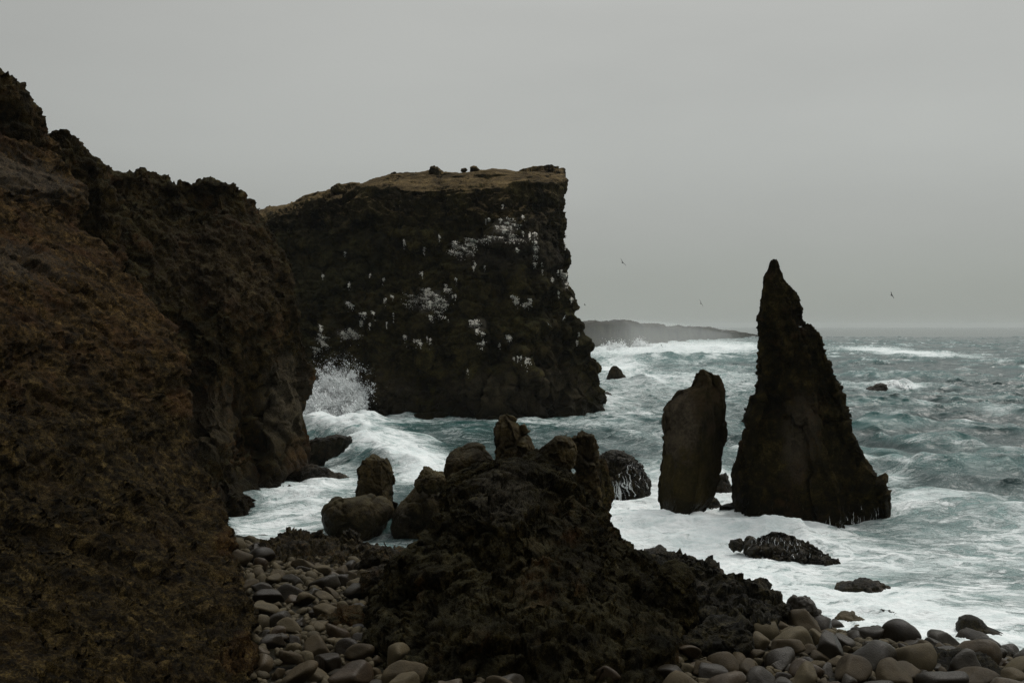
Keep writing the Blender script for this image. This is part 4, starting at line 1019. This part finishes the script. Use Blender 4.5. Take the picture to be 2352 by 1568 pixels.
# ------------------------------------------------------------------ guano and nests on the headland face
hb = bvh_of([head_o])
def hit(bv, px, py):
    o = Vector((0, 0, H)); p = Vector(at(px, py, 50.0)) - o
    r = bv.ray_cast(o, p.normalized(), 400)
    return r
octv = np.array([(1, 0, 0), (-1, 0, 0), (0, 1, 0), (0, -1, 0), (0, 0, 1), (0, 0, -1)], float)
octf = np.array([(0, 2, 4), (2, 1, 4), (1, 3, 4), (3, 0, 4), (2, 0, 5), (1, 2, 5), (3, 1, 5), (0, 3, 5)])
clusters = [(1160, 515, 20, 14, 60), (1150, 545, 60, 6, 45), (1063, 568, 18, 20, 75), (1085, 553, 22, 10, 30), (1230, 565, 5, 30, 40), (1207, 540, 22, 8, 14), (1203, 500, 4, 10, 8), (1187, 577, 6, 7, 8), (1122, 508, 10, 6, 8),
    (983, 690, 40, 22, 120), (975, 668, 20, 8, 30), (1000, 715, 16, 12, 30), (1022, 670, 12, 14, 24), (1042, 680, 6, 7, 8), (968, 630, 3, 9, 10), (972, 575, 5, 9, 9), (930, 558, 4, 8, 8), (1010, 545, 4, 6, 5), (881, 640, 4, 8, 7), (850, 630, 3, 4, 5),
    (742, 633, 4, 7, 8), (803, 657, 4, 6, 7), (793, 582, 2, 3, 4), (804, 712, 6, 12, 16), (845, 718, 14, 10, 22), (830, 738, 5, 12, 14), (885, 690, 3, 8, 7), (902, 722, 5, 4, 5), (889, 742, 10, 3, 5),
    (800, 765, 22, 12, 70), (740, 775, 16, 16, 50), (722, 795, 8, 12, 20), (845, 745, 6, 6, 8), (1100, 742, 12, 14, 40), (1107, 780, 7, 10, 20), (1168, 768, 9, 8, 24), (1183, 822, 16, 3, 14), (1212, 828, 7, 10, 18), (1145, 792, 3, 5, 3),
    (930, 773, 5, 8, 12), (963, 780, 8, 10, 20), (985, 780, 8, 6, 12), (1185, 688, 8, 14, 24), (1212, 700, 8, 18, 24), (1092, 612, 4, 9, 12), (1115, 615, 8, 4, 6), (1302, 645, 7, 22, 34), (1280, 625, 16, 8, 12), (1250, 620, 10, 5, 6), (1283, 675, 4, 6, 6),
    (1265, 640, 8, 8, 8), (1303, 545, 5, 4, 8), (1295, 560, 3, 8, 5), (1312, 690, 3, 8, 8), (1240, 608, 8, 5, 6), (1325, 785, 2, 12, 8), (1330, 765, 3, 8, 5), (1072, 854, 3, 6, 4), (1155, 475, 2, 4, 3), (1088, 590, 3, 3, 3), (1045, 640, 5, 4, 4)]
Vs, Fs_, n = [], [], 0
g = np.random.RandomState(5)
for (cx_, cy_, rx, ry, cnt) in clusters:
    nr = max(1, int(cnt / 6)); rws = [(cx_ + g.normal() * rx * .62, cy_ + g.normal() * ry * .62, g.uniform(1.5, 3 + rx * .16)) for _ in range(nr)]
    for _ in range(int(cnt * 9)):
        if cnt < 16 and _ == 0: rws = [(cx_ + g.normal() * rx * .4, cy_ - ry * .3 + g.normal() * ry * .3, g.uniform(.8, 1.6)) for _k in range(1 + cnt // 7)]; nr = len(rws)
        rw = rws[g.randint(nr)]
        qx = rw[0] + g.normal() * rw[2]; qy = rw[1] + g.exponential(3.2) * g.choice([-.25, 1.0]) + (qx - rw[0]) * .15
        h = hit(hb, qx, qy)
        if h[0] is None: continue
        p = np.array(h[0]); m = p[1] / F
        s = m * g.uniform(.35, 1.25)
        sz = np.array([s * g.uniform(.6, 1.5), s * .5, s * g.uniform(.7, 2.3)])
        v = octv * sz * g.uniform(.7, 1.3, (6, 1))
        a = g.uniform(-.5, .5); R = np.array([[math.cos(a), 0, -math.sin(a)], [0, 1, 0], [math.sin(a), 0, math.cos(a)]])
        Vs.append(v @ R.T + p); Fs_.append(octf + n); n += 6
me = raw_mesh('bird_colony', np.concatenate(Vs), np.concatenate(Fs_), False)
link('bird_colony', me, M['guano'], None, 'white seabirds, nests and guano speckled over the dark headland face', 'seabird colony', None, 'stuff')

# ------------------------------------------------------------------ spray and running water
def drops(name, pts, sizes, label, cat, mat):
    N_ = len(pts); r = np.random.RandomState(1)
    V = pts[:, None] + octv[None] * sizes[:, None, None] * r.uniform(.6, 1.4, (N_, 6, 1))
    Fc = octf[None] + (np.arange(N_) * 6)[:, None, None]
    return link(name, raw_mesh(name, V.reshape(-1, 3), Fc.reshape(-1, 3), False), mat, None, label, cat, None, 'stuff')
r = np.random.RandomState(17)
def spray_cloud(cx_, base_y, top_y, wpx, D, cnt, size, seed, spread=3.0):
    """plumes thrown up from the foot: each a fan of droplets"""
    r = np.random.RandomState(seed); out = []; sz = []
    m = D / F
    for k in range(16):
        ang = r.normal() * .34 + .05; hgt = (base_y - top_y) * m * r.uniform(.3, 1.0) * math.cos(ang) ** 2 * 1.3
        fx = cx_ + r.normal() * wpx * .17
        b = at(fx, base_y, D)
        c = int(cnt / 16 * (.4 + 1.2 * hgt / ((base_y - top_y) * m)))
        t = r.beta(.9, 1.9, c)
        w = (0.25 + t * .9) * wpx * .13 * m
        x = b[0] + math.sin(ang) * hgt * t + r.normal(size=c) * w * .8
        z = b[2] + hgt * t + r.normal(size=c) * w * .35
        y = b[1] + r.normal(size=c) * spread * (.3 + t * .7)
        # droplets gather in clots and strings
        q = np.stack([x, y * .4, z], -1); den = fbm(q, 1.1, 4, seed=seed + 3)
        kp = den > -.19 + .5 * t + r.normal(size=c) * .06 - .2 * (t < .2)
        x, y, z, t = x[kp], y[kp], z[kp], t[kp]
        out.append(np.stack([x, y, np.maximum(z, -.2)], -1)); sz.append(size * r.lognormal(0, .5, len(x)) * (1.7 - t))
    return np.concatenate(out), np.concatenate(sz)
p1, s1 = spray_cloud(772, 975, 832, 150, 110, 280000, .036, 3)
p2, s2 = spray_cloud(745, 985, 900, 120, 107, 100000, .036, 4)
p4, s4 = spray_cloud(775, 970, 815, 175, 110, 160000, .017, 13)
drops('sea_spray', np.concatenate([p1, p2, p4]), np.concatenate([s1, s2, s4]), 'white spray bursting up against the foot of the headland', 'sea spray', M['white_water'])
p3, s3 = spray_cloud(2058, 894, 874, 50, 160, 2500, .09, 6, 1.5)
drops('sea_spray', p3, s3, 'small white splash on the lone offshore rock', 'sea spray', M['white_water'])
p5, s5 = spray_cloud(1415, 806, 782, 80, 420, 9000, .12, 8, 6); p6, s6 = spray_cloud(1470, 796, 776, 50, 460, 7000, .12, 9, 6)
drops('sea_spray', np.concatenate([p5, p6]), np.concatenate([s5, s6]), 'white surf bursting along the foot of the far shore', 'sea spray', M['white_water'])

def streams(name, body, lines, label, width=.035, seed=0):
    """thin threads of white water running down a rock, following its surface"""
    bv = bvh_of([body]); r = np.random.RandomState(seed); Vs, Fs_, n = [], [], 0
    for (px_, py_, L) in lines:
        h = hit(bv, px_, py_)
        if h[0] is None: continue
        p = h[0].copy(); nn = h[1].copy(); path = []
        if nn.y > 0: nn = -nn
        m = p.y / F; step = .06; got = 0
        while got < L * m and p.z > -.1 and len(path) < 200:
            path.append((p.copy(), nn.copy()))
            g_ = Vector((0, 0, -1)); d = g_ - nn * g_.dot(nn)
            if d.length < .15: d = Vector((r.normal() * .2, -1, -.4))
            d.normalize(); d.x += r.normal() * .14
            q = p + d * step; c = bv.find_nearest(q)
            if c[0] is None: break
            p = c[0]; nn = (c[1] if c[1].y < .3 else nn) ; got += step
        if len(path) < 4: continue
        w0 = width * r.uniform(.6, 1.5)
        k = 0; ring = []
        for i, (p, nn) in enumerate(path):
            w = w0 * (.3 + 1.1 * i / len(path)) * r.uniform(.15, 1.6)
            t = Vector((1, 0, 0)) - nn * nn.x; t.normalize()
            c = p + nn * .015
            ring.append([c - t * w, c + nn * w * .55, c + t * w, c - nn * w * .6])
        R_ = np.array([[list(v) for v in q] for q in ring])
        Vs.append(R_.reshape(-1, 3)); Fs_.append(grid_faces(len(ring), 4, True) + n); n += len(ring) * 4
    if Vs: link(name, raw_mesh(name, np.concatenate(Vs), np.concatenate(Fs_)), M['white_water'], None, label, 'running water', None, 'stuff')
r = np.random.RandomState(2)
L1 = [(r.uniform(1385, 1455), r.uniform(1103, 1120), r.uniform(30, 60)) for _ in range(80)] + [(r.uniform(1425, 1490), r.uniform(1060, 1105), r.uniform(25, 60)) for _ in range(34)]
streams('running_water', casc, L1, 'white water pouring off the wet humped rock beside the mound', .024, 1)
L2 = [(r.uniform(1725, 1800), r.uniform(1228, 1245), r.uniform(20, 50)) for _ in range(50)] + [(r.uniform(1790, 1890), r.uniform(1240, 1275), r.uniform(8, 30)) for _ in range(40)]
streams('running_water', low, L2, 'white water threads running off the long wet rock', .016, 2)
L3 = [(1890 + 148 * u_, 1205 - 22 * u_ + r.normal() * 12, r.exponential(12) + 4) for u_ in r.rand(60)]
streams('running_water', spire, L3, 'white water threads at the right foot of the pointed stack', .013, 3)
print('water', time.time() - T0)

# ------------------------------------------------------------------ birds in flight
def bird(px_, py_, D, span, roll, yaw, lab, mat='bird_dark', flap=.25):
    c = at(px_, py_, D); s = span * .36
    e = bpy.data.objects.new('seabird', None); COL.objects.link(e); e.location = c
    e.rotation_euler = Euler((0, math.radians(roll), math.radians(yaw)))
    tag(e, lab, 'bird', 'gulls flying around the cliff and stacks')
    # body: a spindle along local y
    n = 14; th = np.linspace(0, 2 * math.pi, 10, endpoint=False)
    yy = np.linspace(-.46, .46, n) * s; prof = np.array([.02, .05, .075, .10, .125, .14, .145, .14, .125, .10, .085, .085, .06, .01]) * s * .8
    V = np.array([[p * math.cos(a), y, p * .9 * math.sin(a)] for y, p in zip(yy, prof) for a in th])
    link('body', raw_mesh('body', V, grid_faces(n, 10, True)), M['bird_white' if mat == 'bird_white' else 'bird_dark'], e)
    for sg in (-1, 1):
        rows_ = []
        for t in np.linspace(0, 1, 9):
            ch = s * (.26 * (1 - t) ** .6 + .03); sweep = -.28 * s * max(0, t - .4) ** 1.2
            zz = s * flap * (math.sin(t * 2.2)) - s * .12 * t; x = sg * s * (.06 + .94 * t)
            rows_.append([(x, sweep + ch * .5, zz), (x, sweep, zz + .018 * s), (x, sweep - ch * .5, zz), (x, sweep, zz - .012 * s)])
        Vw = np.array(rows_).reshape(-1, 3)
        link('wing', raw_mesh('wing', Vw, grid_faces(9, 4, True)), M[mat], e)
    return e
bird(1430, 603, 70, .95, 50, 20, 'gull gliding with tilted wings in the sky right of the headland')
bird(1610, 697, 85, 1.05, 62, -30, 'gull banking steeply above the blunt sea stack')
bird(2048, 678, 85, 1.0, 58, 25, 'gull flying alone in the sky right of the pointed stack')
bird(1487, 812, 150, 1.15, -42, 10, 'gull skimming over surf between the headland and blunt stack')
bird(1519, 793, 190, 1.2, 60, 30, 'small far gull over the white surf near the two far rocks')
bird(1260, 745, 95, 1.0, 48, 15, 'pale gull flying in front of the headland, lower right face', 'bird_white')
bird(1296, 730, 95, .95, -55, 40, 'pale gull close to the right edge of the headland', 'bird_white')
bird(2307, 808, 140, 1.2, 45, 0, 'pale gull low over the sea near the right edge', 'bird_white')
bird(1343, 700, 150, 1.0, 30, 60, 'tiny distant gull just right of the headland edge')
bird(1838, 750, 48.5, .5, 5, 80, 'white gull perched on the right shoulder of the pointed stack', 'bird_white', .02)

# ------------------------------------------------------------------ haze
def box(name, x0, x1, y0, y1, z0, z1, mat, label, kind='stuff', cat='haze'):
    V = np.array([(x, y, z) for z in (z0, z1) for y in (y0, y1) for x in (x0, x1)], float)
    Fc = np.array([(0, 2, 3, 1), (4, 5, 7, 6), (0, 1, 5, 4), (2, 6, 7, 3), (0, 4, 6, 2), (1, 3, 7, 5)])
    return link(name, raw_mesh(name, V, Fc, False), mat, None, label, cat, None, kind)
def vol_mat(name, dens, col):
    t = NT(name); v = t.n('ShaderNodeVolumePrincipled'); v.inputs['Density'].default_value = dens; v.inputs['Color'].default_value = (*col, 1); v.inputs['Anisotropy'].default_value = 0.2
    return t.out(None, v.outputs[0])
box('haze', -7200, 7200, -20, 9300, -8, 36, vol_mat('haze_air', .00008, (.93, .96, .95)), 'pale sea haze thickening towards the far shore')

V_, F_ = sphere_dirs(4); c_ = at(1400, 790, 440); c_[2] = 4
V_ = V_ * (1 + .25 * fbm(V_, .6, 3, seed=3))[:, None] * np.array([60, 70, 9]) + c_
link('surf_mist', raw_mesh('surf_mist', V_, F_), vol_mat('surf_mist_air', .0035, (.95, .97, .96)), None, 'pale mist of spray hanging over the surf below the far shore', 'mist', None, 'stuff')
# ------------------------------------------------------------------ world, sun, camera
w = bpy.data.worlds.new('World'); SC.world = w; w.use_nodes = True
nt = w.node_tree; nt.nodes.clear()
L_ = nt.links.new
tc = nt.nodes.new('ShaderNodeTexCoord'); sep = nt.nodes.new('ShaderNodeSeparateXYZ'); L_(tc.outputs['Generated'], sep.inputs[0])
rp = nt.nodes.new('ShaderNodeValToRGB'); L_(sep.outputs[2], rp.inputs[0])
def lin(c): return tuple(((v / 255 + .055) / 1.055) ** 2.4 for v in c)
stops = [(0.0, (147, 152, 147)), (0.04, (152, 156, 151)), (0.10, (163, 165, 161)), (0.17, (173, 175, 171)), (0.30, (181, 182, 178)), (0.5, (222, 226, 224)), (0.75, (282, 286, 285)), (1.0, (325, 329, 329))]
e = rp.color_ramp.elements
while len(e) < len(stops): e.new(.5)
for i, (p, c) in enumerate(stops): e[i].position = p; e[i].color = (*lin(c), 1)
sky = nt.nodes.new('ShaderNodeTexSky'); sky.sky_type = 'NISHITA'; sky.sun_disc = False
SUN_EL, SUN_AZ = 56.0, 48.0      # azimuth clockwise from +Y
sky.sun_elevation = math.radians(SUN_EL); sky.sun_rotation = math.radians(SUN_AZ)
mp = nt.nodes.new('ShaderNodeMapping'); mp.inputs['Scale'].default_value = (1, 1, 3.2); L_(tc.outputs['Generated'], mp.inputs[0])
nz = nt.nodes.new('ShaderNodeTexNoise'); nz.inputs['Scale'].default_value = 1.7; nz.inputs['Detail'].default_value = 5; nz.inputs['Roughness'].default_value = .5; L_(mp.outputs[0], nz.inputs['Vector'])
mr = nt.nodes.new('ShaderNodeMapRange'); L_(nz.outputs[0], mr.inputs[0]); mr.inputs[1].default_value = .3; mr.inputs[2].default_value = .7; mr.inputs[3].default_value = .93; mr.inputs[4].default_value = 1.07
# brighter towards the veiled sun on the right
m2 = nt.nodes.new('ShaderNodeMath'); m2.operation = 'MULTIPLY_ADD'; L_(sep.outputs[0], m2.inputs[0]); m2.inputs[1].default_value = .16; m2.inputs[2].default_value = .66
m4 = nt.nodes.new('ShaderNodeMath'); m4.operation = 'MULTIPLY_ADD'; L_(sep.outputs[1], m4.inputs[0]); m4.inputs[1].default_value = .42; L_(m2.outputs[0], m4.inputs[2])  # sky dimmed behind the camera, standing in for unbuilt terrain that blocks light
m3 = nt.nodes.new('ShaderNodeMath'); m3.operation = 'MULTIPLY'; L_(mr.outputs[0], m3.inputs[0]); L_(m4.outputs[0], m3.inputs[1])
vm = nt.nodes.new('ShaderNodeVectorMath'); vm.operation = 'SCALE'; L_(rp.outputs[0], vm.inputs[0]); L_(m3.outputs[0], vm.inputs['Scale'])
b1 = nt.nodes.new('ShaderNodeBackground'); L_(vm.outputs[0], b1.inputs[0]); b1.inputs[1].default_value = .97
b2 = nt.nodes.new('ShaderNodeBackground'); L_(sky.outputs[0], b2.inputs[0]); b2.inputs[1].default_value = .05
mx = nt.nodes.new('ShaderNodeMixShader'); mx.inputs[0].default_value = .06; L_(b1.outputs[0], mx.inputs[1]); L_(b2.outputs[0], mx.inputs[2])
wo = nt.nodes.new('ShaderNodeOutputWorld'); L_(mx.outputs[0], wo.inputs[0])

sl = bpy.data.lights.new('sun', 'SUN'); sl.energy = 1.15; sl.angle = math.radians(20); sl.color = (1, .96, .9)
so = bpy.data.objects.new('sun', sl); COL.objects.link(so)
az, el = math.radians(SUN_AZ), math.radians(SUN_EL)
d = Vector((math.sin(az) * math.cos(el), math.cos(az) * math.cos(el), math.sin(el)))
so.rotation_euler = (-d).to_track_quat('-Z', 'Y').to_euler()

cam = bpy.data.cameras.new('camera'); cam.sensor_width = 36; cam.lens = 36 * F / 2352; cam.clip_end = 30000; cam.clip_start = .1
co = bpy.data.objects.new('camera', cam); COL.objects.link(co); co.location = (0, 0, H)
co.rotation_euler = (math.radians(90) - PITCH, 0, 0)
SC.camera = co
SC.view_settings.view_transform = 'Standard'; SC.view_settings.look = 'None'; SC.view_settings.exposure = 0; SC.view_settings.gamma = 1
SC.cycles.use_denoising = True; SC.cycles.denoiser = 'OPENIMAGEDENOISE'; SC.cycles.denoising_prefilter = 'NONE'
SC.cycles.max_bounces = 4; SC.cycles.diffuse_bounces = 3; SC.cycles.glossy_bounces = 2; SC.cycles.volume_bounces = 1
print('done', time.time() - T0)
